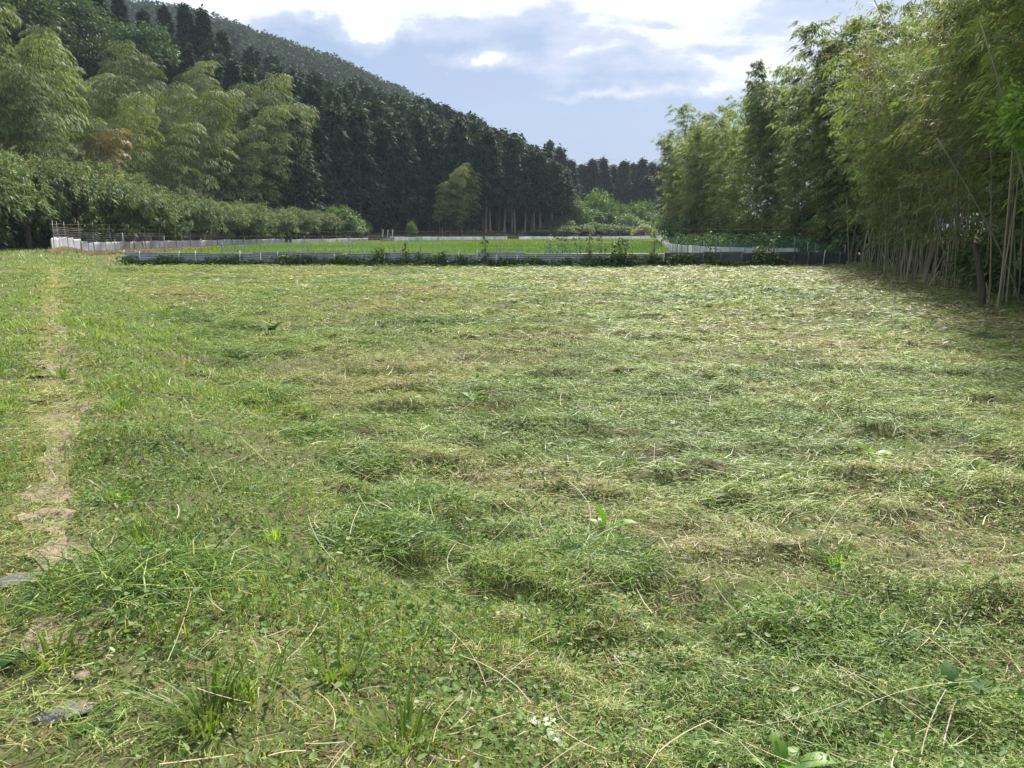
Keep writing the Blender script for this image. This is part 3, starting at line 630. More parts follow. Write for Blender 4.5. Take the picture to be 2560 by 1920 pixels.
for s0 in np.arange(4.4, tot, .42):      # fine vertical net stakes
    a = f(s0); place(part('net_stake', post_mesh(1.0+.14*random.random(), .010, M['steel'], (random.gauss(0, .02), 0)), root), a[0]-p0[0], a[1]-p0[1]+.09, 0)
# right stretch: dark sheets
DF = [G(u, v) for u, v in [(1660, 667), (1850, 667), (2112, 664)]]
root, f, tot, p0 = sheet_fence('dark_sheet_fence', 'low dark plastic sheet fence with a sagging green net before the right grove', None, DF, .60, 1.7, 'dark', seed=5,
    post_h=(.45, .66), post_r=.018, postw=.8, post_mat=lambda g: 'pvc' if g.random() < .2 else 'steel')
for u, v in [(1690, 590), (1790, 590), (1930, 606), (2015, 604), (2035, 608), (1983, 592), (2110, 612)]:
    x = np.interp(u, [1660, 1850, 2112], [p[0] for p in DF]); y = float(np.interp(x, [p[0] for p in DF], [p[1] for p in DF]))
    place(part('pole', post_mesh(at(u, v, y)[2], .020, M['steel'], (random.gauss(0, .03), 0)), root), x-p0[0], y-p0[1]+.05, 0)
part('net', netmesh(f, 0.2, tot, lambda t: .95+.18*math.exp(-((t-.72)/.1)**2)-.25*max(0, t-.8)/.2, .5, 1, p0=p0), root)
wire_part('string', root, [(0, .05, 1.5), (2.5, .05, 1.46), (5.2, .05, 1.49), (7.2, .05, 1.45)], .004, M['rust'])

# back fences of white sheets
WL = [G(133, 648), G(160, 641), G(240, 634), G(400, 625), G(560, 617), G(712, 611)]
white = lambda t, g: 'pinkish' if .32 < t < .44 else 'white'
WG = 'white sheet fences round the paddy'
root, f, tot, p0 = sheet_fence('white_sheet_fence', 'long white sheet fence with wire mesh above in front of the chestnut trees', WG, WL, lambda t: .74-.20*t, .95, white, seed=11, post_h=(.6, .8), postw=1.0)
def meshpanel(w, h):
    b = MB()
    for k in range(int(w/.16)+1): b.tube([(k*.16, 0, 0), (k*.16, 0, h)], .0055, 4)
    for z in np.linspace(0, h, 5): b.tube([(0, 0, z), (w, 0, z)], .007, 4)
    return b.mesh('wire_mesh', M['steel'])
mp = meshpanel(2, .5)
s = 1.0
while s < 26:
    if not 15.5 < s < 17.5:
        a, b = f(s), f(s+2); z = .74-.20*s/tot
        place(part('wire_mesh', mp, root), a[0]-p0[0], a[1]-p0[1]+.05, float(height(*a))+z, math.atan2(b[1]-a[1], b[0]-a[0]))
    s += 2.03
for s in np.arange(.5, tot, 2.0):
    a = f(s); place(part('pole', post_mesh(1.75-.3*s/tot+.25*random.random(), .016, M['steel'], (random.gauss(0, .04), 0)), root), a[0]-p0[0], a[1]-p0[1]+.06, 0)
for z in (1.75, 1.45): wire_part('string', root, strand(f, 0, tot, z, 40, p0, sag=.06), .009, M['rust'])
o = part('corner_sheet', sheet(1.35, .62, M['dark'], seed=4), root, 'dark grey corner sheet'); a = G(97, 632); b = G(132, 652)
place(o, a[0]-p0[0], a[1]-p0[1], 0.02, math.atan2(b[1]-a[1], b[0]-a[0]))
stuffobj('dry_bank_grass', bankgrass(), 'dry brown cut grass on the bank below the left white fence', 'dry grass')
for pts, H, nm, sd_ in [([(730, 611), (840, 609), (921, 606.5)], .50, 'short white sheet fence between the two gaps, left of the net gate', 21),
        ([(975, 605.5), (1030, 607), (1093, 606)], .62, 'short white sheet fence with a raised corner just right of the net gate', 22),
        ([(1097, 603), (1180, 602), (1267, 601)], .52, 'far white sheet fence in front of the bare cypress trunks', 23),
        ([(1297, 600), (1460, 599.5), (1650, 598)], .46, 'farthest white sheet fence in front of the round bushes', 24)]:
    r_, f_, t_, q_ = sheet_fence('white_sheet_fence', nm, WG, [G(u, v) for u, v in pts], H, .95 if sd_ != 24 else 1.6, 'white', seed=sd_, post_h=(H*.9, H+.35), postw=1.7)
    for s in np.arange(.5, t_, 4.5):
        a = f_(s); place(part('pole', post_mesh(1.35+.3*random.random(), .022, M['steel'], (random.gauss(0, .06), 0)), r_), a[0]-q_[0], a[1]-q_[1]+.06, 0)
    wire_part('string', r_, strand(f_, 0, t_, 1.15, 24, q_, sag=.05), .010, M['rust'])
RF = [G(1655, 624), G(1705, 634), G(1780, 640), G(1880, 643), G(1990, 645)]
r_, f_, t_, q_ = sheet_fence('white_sheet_fence', 'curved white sheet fence under vines beside the right bamboo grove', WG, RF, .54, .6, 'bright', seed=31, post_h=(.6, .9), postw=.9)
part('net', netmesh(f_, 0, t_, lambda t: .98+.05*math.sin(t*30), .6, 3, p0=q_), r_)
# net gate between the white fences
x0, y0 = G(921, 607); x1, y1 = G(955, 607)
gt = thing('net_gate', 'low net gate between two tall thin poles in the back fence', 'gate', (x0, y0, 0))
for x in (0, x1-x0): place(part('pole', post_mesh(1.5, .028, M['rust']), gt), x, 0, 0)
for z in (.12, .45, .72): wire_part('rail', gt, [(0, 0, z), ((x1-x0)/2, 0, z-.03), (x1-x0, 0, z)], .010, M['steel'])
x, y = G(950, 607)
wb = thing('water_box', 'small dark metal box with white stakes beside the net gate', 'box', (x, y+.3, 0))
part('body', MB().box((.7, 0, .3), (1.5, .5, .42)).mesh('body', M['zinc']), wb); part('lid', MB().box((.7, 0, .53), (1.6, .56, .04)).mesh('lid', M['dark']), wb)
for dx in (.2, .7, 1.2): part('stake', MB().tube([(dx, .2, .5), (dx+.1, .2, 1.35)], .03).mesh('stake', M['pvc']), wb)

# ------------------------------------------------------------ plants
def spray(cs, outs, per, L_, W_, spread, seed, droop=.35, up=.0, mat=None, flat=.5):
    """per leaves round each cluster centre, pointing outward and hanging"""
    g = np.random.default_rng(seed); c = np.repeat(cs, per, 0); o = np.repeat(outs, per, 0); n = len(c)
    c = c+g.normal(0, 1, (n, 3))*spread
    d = nrm(o*.9+g.normal(0, .55, (n, 3))+np.array([0, 0, up-droop])); nn = nrm(g.normal(0, flat, (n, 3))+o*.5+np.array([0, 0, .8]))
    Ln = L_*(.6+.8*g.random(n)); return leafV(c, d, nn, Ln, W_*(.6+.8*g.random(n)), .25)
def trunk_mesh(h, r0, r1, mat, seed=0, limbs=0, lh=.4, ll=2, lean=0, name='trunk'):
    g = np.random.default_rng(seed); n = 9; z = np.linspace(-.15, h, n); t = np.linspace(0, 1, n)
    P = np.stack([np.cumsum(g.normal(0, .03*h/n, n))+lean*t**1.5, np.cumsum(g.normal(0, .03*h/n, n)), z], 1); P[0, :2] = 0
    b = MB().tube(P, r0+(r1-r0)*t, 8)
    for k in range(limbs):
        tt = lh+(.95-lh)*g.random(); i = tt*(n-1); q = np.array([np.interp(i, range(n), P[:, j]) for j in range(3)]); a = g.random()*6.283
        m = 5; s = np.linspace(0, 1, m); l = ll*(.6+.6*g.random())
        b.tube(np.stack([q[0]+np.cos(a)*l*s*.8, q[1]+np.sin(a)*l*s*.8, q[2]+l*(.9*s-.25*s*s)], 1), (r0*.45)*(1-.75*s), 6)
    return b.mesh(name, mat, True)
def conifer(h, Rm, t0, seed, mat, nb=170, per=13, L_=.55, W_=.20, pw=.75, droop=.35):
    g = np.random.default_rng(seed); t = t0+(1-t0)*g.random(nb)**.85; a = g.random(nb)*6.283
    low = sst(t0-.02, t0+.16, t)
    rr = Rm*np.minimum(1, ((1-t)/(1-t0))**pw*1.15)*(.55+.45*low)*(.72+.5*g.random(nb))+.12
    cs = np.stack([rr*np.cos(a), rr*np.sin(a), t*h-rr*.12], 1); o = np.stack([np.cos(a), np.sin(a), np.full(nb, .1)], 1)
    V1 = spray(cs, o, per, L_, W_, .26, seed+1, droop)
    k = g.random(nb) < .75; cs2 = cs[k]*np.array([.55, .55, 1])+np.array([0, 0, .15]); V2 = spray(cs2, o[k], max(4, per//2), L_*1.2, W_*1.3, .3, seed+2, droop)
    tip = np.stack([0*t[:14], 0*t[:14], h*(.93+.09*np.linspace(0, 1, 14))], 1); V3 = spray(tip, np.tile([[0, 0, 1.]], (14, 1))+g.normal(0, .5, (14, 3)), 6, L_*.6, W_*.7, .08, seed+3, -.2)
    V = np.concatenate([V1, V2, V3]); return qmesh('crown', V, quads(len(V)//4), mat)
def plume(seed, h=13, arch=2.6, mat=None, nb=46, per=110, rl=1.9, t0=.26, L_=.30, W_=.075, droop=.75):
    """arching feathery bamboo: returns culm and foliage meshes"""
    g = np.random.default_rng(seed); n = 26; t = np.linspace(0, 1, n)
    P = np.stack([arch*t**2.6, .25*np.sin(t*3+seed), h*(t-.13*t**5)], 1)
    cul = MB().tube(np.concatenate([[[0, 0, -.2]], P]), np.r_[.05, .05*(1-.88*t)], 6).mesh('culm', M['culm'], True)
    tb = t0+(1-t0)*np.linspace(0, .985, nb)**.9
    B = np.stack([np.interp(tb, t, P[:, j]) for j in range(3)], 1); Vs = []
    for k in range(nb):
        q = (tb[k]-t0)/(1-t0); a = k*2.4+g.normal(0, .5); l = rl*(.42+.75*math.sin(math.pi*min(1, q*.72+.22)))*(.75+.5*g.random()); m = int(per*(l/rl)**1.2)
        x = g.random(m)**.75; w = (g.random(m)-.5)*1.25*l*np.sin(np.pi*np.clip(x*.8+.15, 0, 1)); rise = .35+.25*g.random()
        z = l*(rise*x*1.6-(.95+.1*rise)*x*x)-.55*w*w/l+g.normal(0, .035, m)
        ca, sa = math.cos(a), math.sin(a)
        c = B[k]+np.stack([ca*l*x-sa*w, sa*l*x+ca*w, z], 1)
        f = np.arctan2(w, l*(.35+x))+g.normal(0, .3, m); sl = rise*1.6-2.1*x-.35+g.normal(0, .28, m)
        d = nrm(np.stack([np.cos(a+f), np.sin(a+f), sl], 1)); nn = nrm(np.stack([ca*.5+g.normal(0, .3, m), sa*.5+g.normal(0, .3, m), np.ones(m)], 1))
        Vs.append(leafV(c, d, nn, L_*(.6+.8*g.random(m)), W_*(.6+.8*g.random(m)), .25))
    V = np.concatenate(Vs); return cul, qmesh('foliage', V, quads(len(V)//4), mat)
def slender(seed, h=11, lean=1.0, nb=34, per=10, rl=1.15, t0=.34, L_=.16, W_=.026, mat=None, culm='culmtan', dens=1.0, r=.028):
    """slender bamboo with thin side branches"""
    g = np.random.default_rng(seed); n = 26; t = np.linspace(0, 1, n)
    P = np.stack([lean*t**1.8, .2*np.sin(t*2.5+seed), h*(t-.05*t**4)], 1)
    rr = r*(1-.85*t); b = MB().tube(np.concatenate([[[0, 0, -.15]], P]), np.r_[r, rr], 6)
    for tt in np.arange(.02, .5, .32/h):      # nodes of the culm
        q = np.array([np.interp(tt, t, P[:, j]) for j in range(3)]); k = r*(1-.85*tt)
        b.tube([q-[0, 0, .012], q, q+[0, 0, .012]], [k, k*1.22, k], 6)
    tb = t0+(1-t0)*np.linspace(0, .98, nb); B = np.stack([np.interp(tb, t, P[:, j]) for j in range(3)], 1); Vs = []
    for k in range(nb):
        for s in range(2):
            if g.random() > dens: continue
            a = g.random()*6.283; q = (tb[k]-t0)/(1-t0); l = rl*(.45+.65*math.sin(math.pi*min(1, q*.8+.18)))*(.4+.9*g.random()); ca, sa = math.cos(a), math.sin(a)
            ri = .55+.5*g.random(); xx = np.array([0, .5, 1.]); b.tube(B[k]+np.stack([ca*l*xx, sa*l*xx, l*(ri*xx-.45*xx*xx)], 1), [.007, .005, .003], 4)
            for e in range(3):          # three hanging leaf sprays on each branch
                x0 = .35+.3*e+g.normal(0, .08); c0 = B[k]+np.array([ca*l*x0, sa*l*x0, l*(ri*x0-.45*x0*x0)])+g.normal(0, .10, 3); m = per
                a2 = a+g.normal(0, .7); r = .34*rl*g.random(m)**.7; f = g.normal(0, .55, m); z = .05-.42*r*r/(.34*rl)+g.normal(0, .035, m)
                c = c0+np.stack([np.cos(a2+f)*r, np.sin(a2+f)*r, z], 1); sl = .0-.65*r/(.34*rl)+g.normal(0, .32, m)
                d = nrm(np.stack([np.cos(a2+f), np.sin(a2+f), sl], 1)); nn = nrm(np.stack([g.normal(0, .35, m)+.4*np.cos(a2), g.normal(0, .35, m)+.4*np.sin(a2), np.ones(m)], 1))
                Vs.append(leafV(c, d, nn, L_*(.6+.8*g.random(m)), W_*(.6+.8*g.random(m)), .2))
    V = np.concatenate(Vs); return b.mesh('culm', M[culm], True), qmesh('foliage', V, quads(len(V)//4), mat)
def dome(seed, rx, rz, zc, nb, per, L_, W_, mat, lobes=6, droop=.2, spread=.2, name='crown', bottom=-.35):
    g = np.random.default_rng(seed); cs, os_ = [], []
    lob = nrm(g.normal(0, 1, (lobes, 3))*[1, 1, .6]+[0, 0, .25])*[rx*.55, rx*.55, rz*.5]
    d = nrm(g.normal(0, 1, (nb*3, 3))); d = d[d[:, 2] > bottom][:nb]
    k = g.integers(0, lobes, len(d)); rad = (.5+.18*g.random(len(d)))
    cs = lob[k]+d*np.array([rx, rx, rz])*rad[:, None]*(.85+.3*g.random((len(d), 1)))+[0, 0, zc]
    inner = g.random(len(d)) < .35; cs2 = (cs[inner]-[0, 0, zc])*.6+[0, 0, zc]
    V = np.concatenate([spray(cs, d, per, L_, W_, spread, seed+1, droop), spray(cs2, d[inner], per, L_*1.3, W_*1.4, spread*1.5, seed+2, droop)])
    return qmesh(name, V, quads(len(V)//4), mat), cs, d
def put(name, parts, label, cat, x, y, rz=0, sc=1, group=None, z=None, tilt=(0, 0), plabel=None):
    o = thing(name, label, cat, (float(x), float(y), float(height(x, y)) if z is None else z), rz, group, sc, tilt)
    for nm, me in parts: part(nm, me, o, (plabel or {}).get(nm))
    return o
def XY(u, Y): return (u-1280)/1962*Y, Y
def D0(u): return float(np.interp(u, DU, DS))

# chestnut row behind the left white fence
ordn = ['first', 'second', 'third', 'fourth', 'fifth', 'sixth', 'seventh', 'eighth', 'ninth', 'tenth', 'eleventh', 'twelfth']
protoC = []
for k in range(4):
    cr, cs, d = dome(200+k, 3.4, 2.5, 3.4, 250, 26, .34, .085, M['chestnut'], lobes=13, droop=.45, spread=.15, bottom=-.45)
    up = (cs[:, 2] > 3.2) & (d[:, 2] > .1) & (np.random.default_rng(k).random(len(d)) < .8)
    Vc = spray(cs[up]+d[up]*.12, d[up], 10, .24, .03, .20, 230+k, .0, up=.35)
    protoC.append([('trunk', trunk_mesh(3.4, .16, .07, M['bark'], 240+k, 7, .3, 2.2)), ('crown', cr), ('catkins', qmesh('catkins', Vc, quads(len(Vc)//4), M['catkin']))])
for k, (u, Y, vt) in enumerate([(-60, 41, 350), (70, 46, 385), (195, 49, 405), (300, 53, 440), (395, 57, 468), (480, 61, 492), (555, 65, 505), (625, 69, 512), (690, 74, 522), (745, 78, 520), (795, 82, 528)]):
    x, y = XY(u, Y); top = at(u, vt, Y)[2]-float(height(x, y)); sc = top/5.9
    put('chestnut_tree', protoC[k % 4], f'{ordn[k]} flowering chestnut tree from the left edge in the row behind the white fence', 'chestnut tree', x, y, k*1.3, (max(sc, .62), max(sc, .62), sc), 'row of flowering chestnut trees')
for u, Y, vt, w, lb in [(855, 88, 527, 1.0, 'round light green bush at the right end of the chestnut row'), (905, 96, 555, .5, 'small green bush in front of the dark cypresses left of the gate'), (1030, 99, 556, .28, 'small slender shrub at the foot of the dark cypress wood')]:
    x, y = XY(u, Y); cr, _, _ = dome(260+u, 2.3, 2.2, 2.0, 170, 16, .34, .13, M['bush']); h = at(u, vt, Y)[2]-float(height(x, y))
    put('bush', [('trunk', trunk_mesh(2, .07, .03, M['bark'], u, 4)), ('crown', cr)], lb, 'bush', x, y, 0, (w, w, max(.3, h/4)), 'bushes along the back fence')

# feathery bamboo on the left slope
protoL = [[('culm', a), ('foliage', b)] for a, b in [plume(300+k, 13+(k % 3), 2.4+.5*(k % 2), M['bambooL'], rl=1.9+.2*(k % 3)) for k in range(6)]]
protoRust = [('culm', None), ('foliage', None)]
g = random.Random(4)
BG = 'feathery bamboo on the left slope'
def lblL(u, q):
    a = 'at the left edge of the slope grove' if u < 180 else 'in the left half of the slope grove' if u < 400 else 'in the right half of the slope grove' if u < 640 else 'at the right end beside the cypresses'
    b = 'low behind the chestnuts' if q < 8 else 'half way up' if q < 20 else 'high below the conifers'
    return f'arching yellow-green bamboo {a}, {b}'
n = 0
for q in np.arange(0, 42, 6.2):
    for u in np.arange(-150, 850, 70):
        uu = u+g.uniform(-26, 26); qq = q+g.uniform(-1.8, 1.8)
        if uu > 850-qq*7.5 or (uu < 90 and qq > 32): continue
        if qq > np.interp(uu, [0, 250, 430, 500], [15, 19, 27, 60]) or uu > 700 or (uu > 560 and qq < 12): continue
        Y = D0(uu)+2+qq; x, y = XY(uu, Y)
        put('bamboo', protoL[g.randrange(6)], lblL(uu, qq), 'bamboo', x, y, g.gauss(-.3, 1.0), g.uniform(.68, 1.12)*(1-.12*(uu > 700)), BG, tilt=(g.gauss(0, .06), g.gauss(0, .06))); n += 1
for k, (u, q, sc, rz) in enumerate([(585, 1, .95, .3), (610, 6, 1.1, -.2), (640, 1, 1.0, -.3), (655, 5, 1.16, .1), (680, 2, 1.12, .0), (700, .5, .92, .25), (620, 10, 1.15, .2), (570, 8, 1.1, -.4), (665, -1, .8, .5), (695, 4, 1.2, .05), (600, -1, .75, .6), (640, 9, 1.18, .3)]):
    x, y = XY(u, D0(u)+2+q); put('bamboo', protoL[k % 6], lblL(u, q), 'bamboo', x, y, rz, sc, BG, tilt=(g.gauss(0, .05), .05))
a, b = plume(399, 11, 2.8, M['rusty'], rl=1.9); x, y = XY(245, D0(245)+.5)
put('bamboo', [('culm', a), ('foliage', b)], 'bamboo with a rusty orange-brown crown just above the chestnut trees', 'bamboo', x, y, 0, .85, BG)
protoLL = [[('culm', a), ('foliage', b)] for a, b in [plume(380+k, 13, 1.4+.8*k, M['sunlitbamboo'], rl=1.5, nb=38) for k in range(3)]]
for k, (u, dY, sc) in enumerate([(1098, -1, .66), (1128, .0, .84), (1152, -.5, .9), (1172, .5, .78), (1145, -2, .5), (1115, 1, .76)]):
    x, y = XY(u, D0(u)+dY-3.5); put('bamboo', protoLL[k % 3], 'sunlit yellow-green bamboo standing alone against the dark cypress wood', 'bamboo', x, y, g.gauss(.2, .5), sc, 'bamboo clump in front of the cypress wood')
print('left bamboo', n)

# cypress plantation on the hillside
protoY = [[('trunk', trunk_mesh(13, .15, .04, M['palebark'], 420+k)), ('crown', conifer(14, 2.1, .04 if k < 4 else .31, 400+k, M['cypress'], nb=230 if k < 4 else 180, per=15, L_=.62, W_=.26, pw=.52))] for k in range(7)]
n = 0
def lblY(u, q):
    if q < 6 and u > 1190: return 'dark cypress with a bare pale trunk at the right end of the plantation edge'
    a = 'behind the slope bamboo' if u < 840 else 'left of the light bamboo clump' if u < 1085 else 'right of the light bamboo clump'
    b = 'at the foot of the plantation' if q < 10 else 'half way up the plantation' if q < 40 else 'near the top of the plantation'
    return f'dark green cypress {b}, {a}'
for q in [0, 3, 7, 12, 18, 25, 33, 42, 52, 62, 73]:
    Y_base = q
    u = 560 if q > 25 else 640 if q > 13 else 735
    while u < 1400:
        Y = D0(u)+2.5+q+g.uniform(-1.2, 1.2); uu = u+g.uniform(-9, 9)
        if uu > 1395-q*1.1: break
        x, y = XY(uu, Y); edge = uu > 1190 and q < 14
        put('cypress_tree', protoY[g.randrange(4, 7) if edge else g.randrange(4)], lblY(uu, q), 'cypress tree', x, y, g.uniform(0, 6.28), (g.uniform(.9, 1.2), g.uniform(.9, 1.2), g.uniform(.84, 1.12)*float(np.interp(uu, [1150, 1250, 1390], [1, .92, .80]))), 'cypress plantation on the hillside'); n += 1
        u += (1.25 if q < 2 and u > 1190 else 2.75+q*.012)/Y*1962
print('cypress', n)

# cedars and broadleaf trees above the slope bamboo
protoK = [[('trunk', trunk_mesh(18, .25, .05, M['bark'], 520+k)), ('crown', conifer(20, 2.9, .08, 500+k, M['cedar'], nb=330, per=15, L_=.7, W_=.26, pw=.95))] for k in range(4)]
CG = 'dark cedars above the slope bamboo'
for k, (u, q, vt) in enumerate([(300, 48, -40), (350, 52, -10), (405, 50, 25), (455, 55, 15), (505, 52, 10), (545, 50, 22), (590, 46, 78), (560, 40, 130), (500, 42, 105), (450, 42, 110), (400, 40, 100), (345, 44, 60), (270, 52, -60), (230, 56, -90), (620, 38, 150), (655, 44, 165), (610, 26, 150)]):
    Y = D0(u)+q; x, y = XY(u, Y); h = at(u, vt, Y)[2]-float(height(x, y)); s = max(.45, h/20.5)
    lb = 'yellowish young cedar rising in front of the dark conifers' if (u, q) == (610, 26) else f'dark cedar {"highest against the sky" if vt < 40 and u > 380 else "beside the broadleaf trees" if u < 320 else "in the lower rank"} above the {"left" if u < 360 else "middle" if u < 480 else "right"} of the slope bamboo'
    put('cedar_tree', protoK[k % 4], lb, 'cedar', x, y, k, (max(.8, s), max(.8, s), s), CG)
protoB = []
for k in range(3):
    cr, _, _ = dome(600+k, 5.2, 4.6, 8.5, 520, 20, .55, .24, M['broad'], lobes=10, spread=.35)
    protoB.append([('trunk', trunk_mesh(8, .3, .12, M['bark'], 620+k, 7, .4, 4)), ('crown', cr)])
for k, (u, q, vt, lb) in enumerate([(60, 30, -40, 'large dark broadleaf tree in the top left corner'), (-120, 26, -60, 'broadleaf tree cut by the left edge at the top'), (190, 40, 0, 'bright green broadleaf tree at the top between two darker trees'),
        (265, 34, 95, 'grey-green broadleaf tree with drooping crown above the bamboo'), (150, 44, -90, 'broadleaf tree highest behind the top left corner'), (375, 38, 70, 'light green broadleaf tree among the dark cedars')]):
    Y = D0(u)+q; x, y = XY(u, Y); h = at(u, vt, Y)[2]-float(height(x, y)); s = h/13.2
    put('broadleaf_tree', protoB[k % 3], lb, 'tree', x, y, k*2, s if s > .5 else .5, 'broadleaf trees above the slope bamboo')

# far ridge and its wood
RU = [-400, 200, 300, 360, 480, 560, 640, 700, 760, 850, 900, 960, 1010, 1060, 1150, 1250, 1320]
RV = [-200, -90, -40, 2, 12, 34, 64, 86, 110, 140, 165, 195, 216, 250, 330, 470, 575]
RY = 330.
def ridge_h(x, y):
    u = 1280+x/y*1962; v = np.interp(u, RU, RV); t = (960-v)/F; top = EYE+(-SP+t*CP)/(CP+t*SP)*RY-7
    return np.maximum(top, -2)*sst(215, RY, y)
V, Q = grid(np.linspace(-330, 20, 90), np.linspace(215, 420, 50), lambda x, y: ridge_h(x, y)-.3)
tag(link(bpy.data.objects.new('hills', qmesh('hills', V, Q, M['hill'], smooth=True))), kind='structure')
n = 3600; yy_ = 235+110*rng.random(n); uu_ = 150+1150*rng.random(n); xx_ = (uu_-1280)/1962*yy_; hh = ridge_h(xx_, yy_); ok = hh > 1; xx_, yy_, hh = xx_[ok], yy_[ok], hh[ok]; n = len(xx_)
d = nrm(rng.normal(0, 1, (n*46, 3))); d[:, 2] = np.abs(d[:, 2])*1.1-.25; sz = np.repeat(rng.uniform(.75, 1.25, n), 46)[:, None]
cs = np.repeat(np.stack([xx_, yy_, hh+3.2], 1), 46, 0)+d*np.array([2.2, 2.2, 3.6])*sz*(.75+.3*rng.random((len(d), 1)))
V = spray(cs, d, 1, 1.35, .7, .2, 9, .3)
stuffobj('far_wood', qmesh('far_wood', V, quads(len(V)//4), M['wood']), 'wood covering the far ridge behind the plantation, blue haze put into its colour', 'wood')

# trees and bushes past the plantation
FG = 'tall cedars beyond the paddy'
for k, (u, Y, vt, w) in enumerate([(1372, 175, 352, .55), (1398, 170, 368, .8), (1425, 180, 400, .7), (1452, 190, 410, .8), (1478, 190, 398, .8), (1505, 195, 396, .8), (1530, 200, 412, .8), (1556, 190, 402, .75), (1580, 200, 408, .7), (1602, 190, 398, .7), (1625, 200, 405, .7), (1648, 195, 410, .8), (1410, 200, 400, .8), (1465, 205, 418, .8), (1520, 210, 415, .8), (1570, 215, 425, .8), (1615, 185, 440, .8), (1680, 200, 400, .8), (1345, 170, 400, .6)]):
    x, y = XY(u, Y); h = at(u, vt, Y)[2]
    pos = 'nearest the plantation' if u < 1420 else 'in the middle behind the bushes' if u < 1540 else 'next to the right bamboo grove'
    lb = 'thin-topped cedar standing tallest just right of the plantation' if k == 0 else f'dark blue-green cedar of the far rank, {pos}'
    put('cedar_tree', protoK[k % 4], lb, 'cedar', x, y, k*1.7, (w*1.45, w*1.45, h/20.5), FG, z=0)
protoS = []
for k in range(4):
    cr, _, _ = dome(700+k, 3.0, 2.6, 2.3, 260, 16, .48, .20, M['bush'], lobes=9, spread=.3, bottom=-.6)
    protoS.append([('trunk', trunk_mesh(2.2, .12, .05, M['bark'], 720+k, 5)), ('crown', cr)])
for k, (u, Y, vt, w) in enumerate([(1400, 122, 545, .8), (1422, 128, 490, 1.0), (1445, 134, 505, 1.0), (1470, 130, 520, 1.1), (1495, 136, 478, 1.1), (1515, 128, 525, 1.1), (1540, 132, 500, 1.0), (1560, 126, 535, 1.0), (1585, 140, 510, 1.0), (1600, 130, 548, .8), (1490, 120, 555, .9), (1450, 118, 562, .8), (1415, 116, 566, .7), (1540, 118, 560, .9), (1570, 119, 566, .7), (1620, 140, 530, .9), (1385, 119, 568, .6), (1350, 117, 574, .6), (1435, 140, 530, 1.0), (1600, 148, 500, 1.1)]):
    x, y = XY(u, Y); h = at(u, vt, Y)[2]-float(height(x, y))
    a = 'low in front' if vt > 540 else 'tall at the back' if vt < 515 else 'in the middle rank'
    b = 'beside the bare cypress trunks' if u < 1430 else 'at the centre of the thicket' if u < 1530 else 'at the right side of the thicket'
    put('bush', protoS[k % 4], f'rounded light green bush {a}, {b}', 'bush', x, y, k*1.1, (w*.8, w*.8, h/5.2), 'thicket of bushes beyond the paddy')
for u, Y, vt, w, lb in [(1603, 112, 566, .45, 'cream flowering bush behind the end of the far white fence'), (1632, 114, 576, .3, 'small cream flowering bush right of the larger one')]:
    x, y = XY(u, Y); cr, cs, d = dome(760+u, 3, 2.6, 2.3, 200, 12, .4, .16, M['bush']); Vc = spray(cs+d*.2, d, 12, .4, .16, .3, 5, 0)
    put('flowering_bush', [('trunk', trunk_mesh(2.2, .1, .05, M['bark'], 5, 4)), ('crown', cr), ('blossom', qmesh('blossom', Vc, quads(len(Vc)//4), M['catkin']))], lb, 'bush', x, y, 0, (w, w, (at(u, vt, Y)[2])/4.6))

# vines on the front fences
def vine(seed, w, h, n, mat='vine', tall=False):
    g = np.random.default_rng(seed); t = g.random(n); x = g.normal(0, w*.35, n) if not tall else g.normal(0, .05, n)+.04*np.sin(t*9)
    z = h*t**(.9 if tall else 1.4)*np.exp(-(x/w)**2*(0 if tall else 1)); y = g.normal(-.08, .06, n)
    d = nrm(g.normal(0, 1, (n, 3))+[0, -.6, -.5]); nn = nrm(g.normal(0, .7, (n, 3))+[0, -.7, .7]); Ln = .05+.10*g.random(n)
    return qmesh('leaves', leafV(np.stack([x, y, z], 1), d, nn, Ln, Ln*.75, .1), quads(n), M[mat])
def vstem(h): return MB().tube([(0, -.03, 0), (.04, -.05, h*.4), (-.02, -.03, h)], .008, 4).mesh('stem', M['bark'])
VG = 'vines and weeds growing against the front fences'
pu = [312, 700, 1100, 1400, 1655, 1850, 2112]; pv = [663, 665, 668, 669, 667, 667, 664]
k = 0
for u in np.r_[np.arange(330, 1655, 30), np.arange(1655, 1960, 26)]:
    u = u+g.uniform(-12, 12); dens = .55 if u < 800 else .75 if u < 1250 else 1.0
    if g.random() > dens+.3 and u < 700: continue
    x, y = G(u, np.interp(u, pu, pv)); h = g.uniform(.12, .34)*(1.0 if u < 700 else 1.25)
    a = 'at the left end' if u < 500 else 'left of the middle' if u < 850 else 'in the middle' if u < 1150 else 'right of the middle' if u < 1450 else 'near the dark sheets' if u < 1655 else 'on the dark sheets'
    put('vine', [('stem', vstem(h)), ('leaves', vine(int(u), .8, h*1.5, int(230*dens+70)))], f'low leafy weeds growing against the front fence {a}', 'vine', x, y-.02, 0, 1, VG, z=0); k += 1
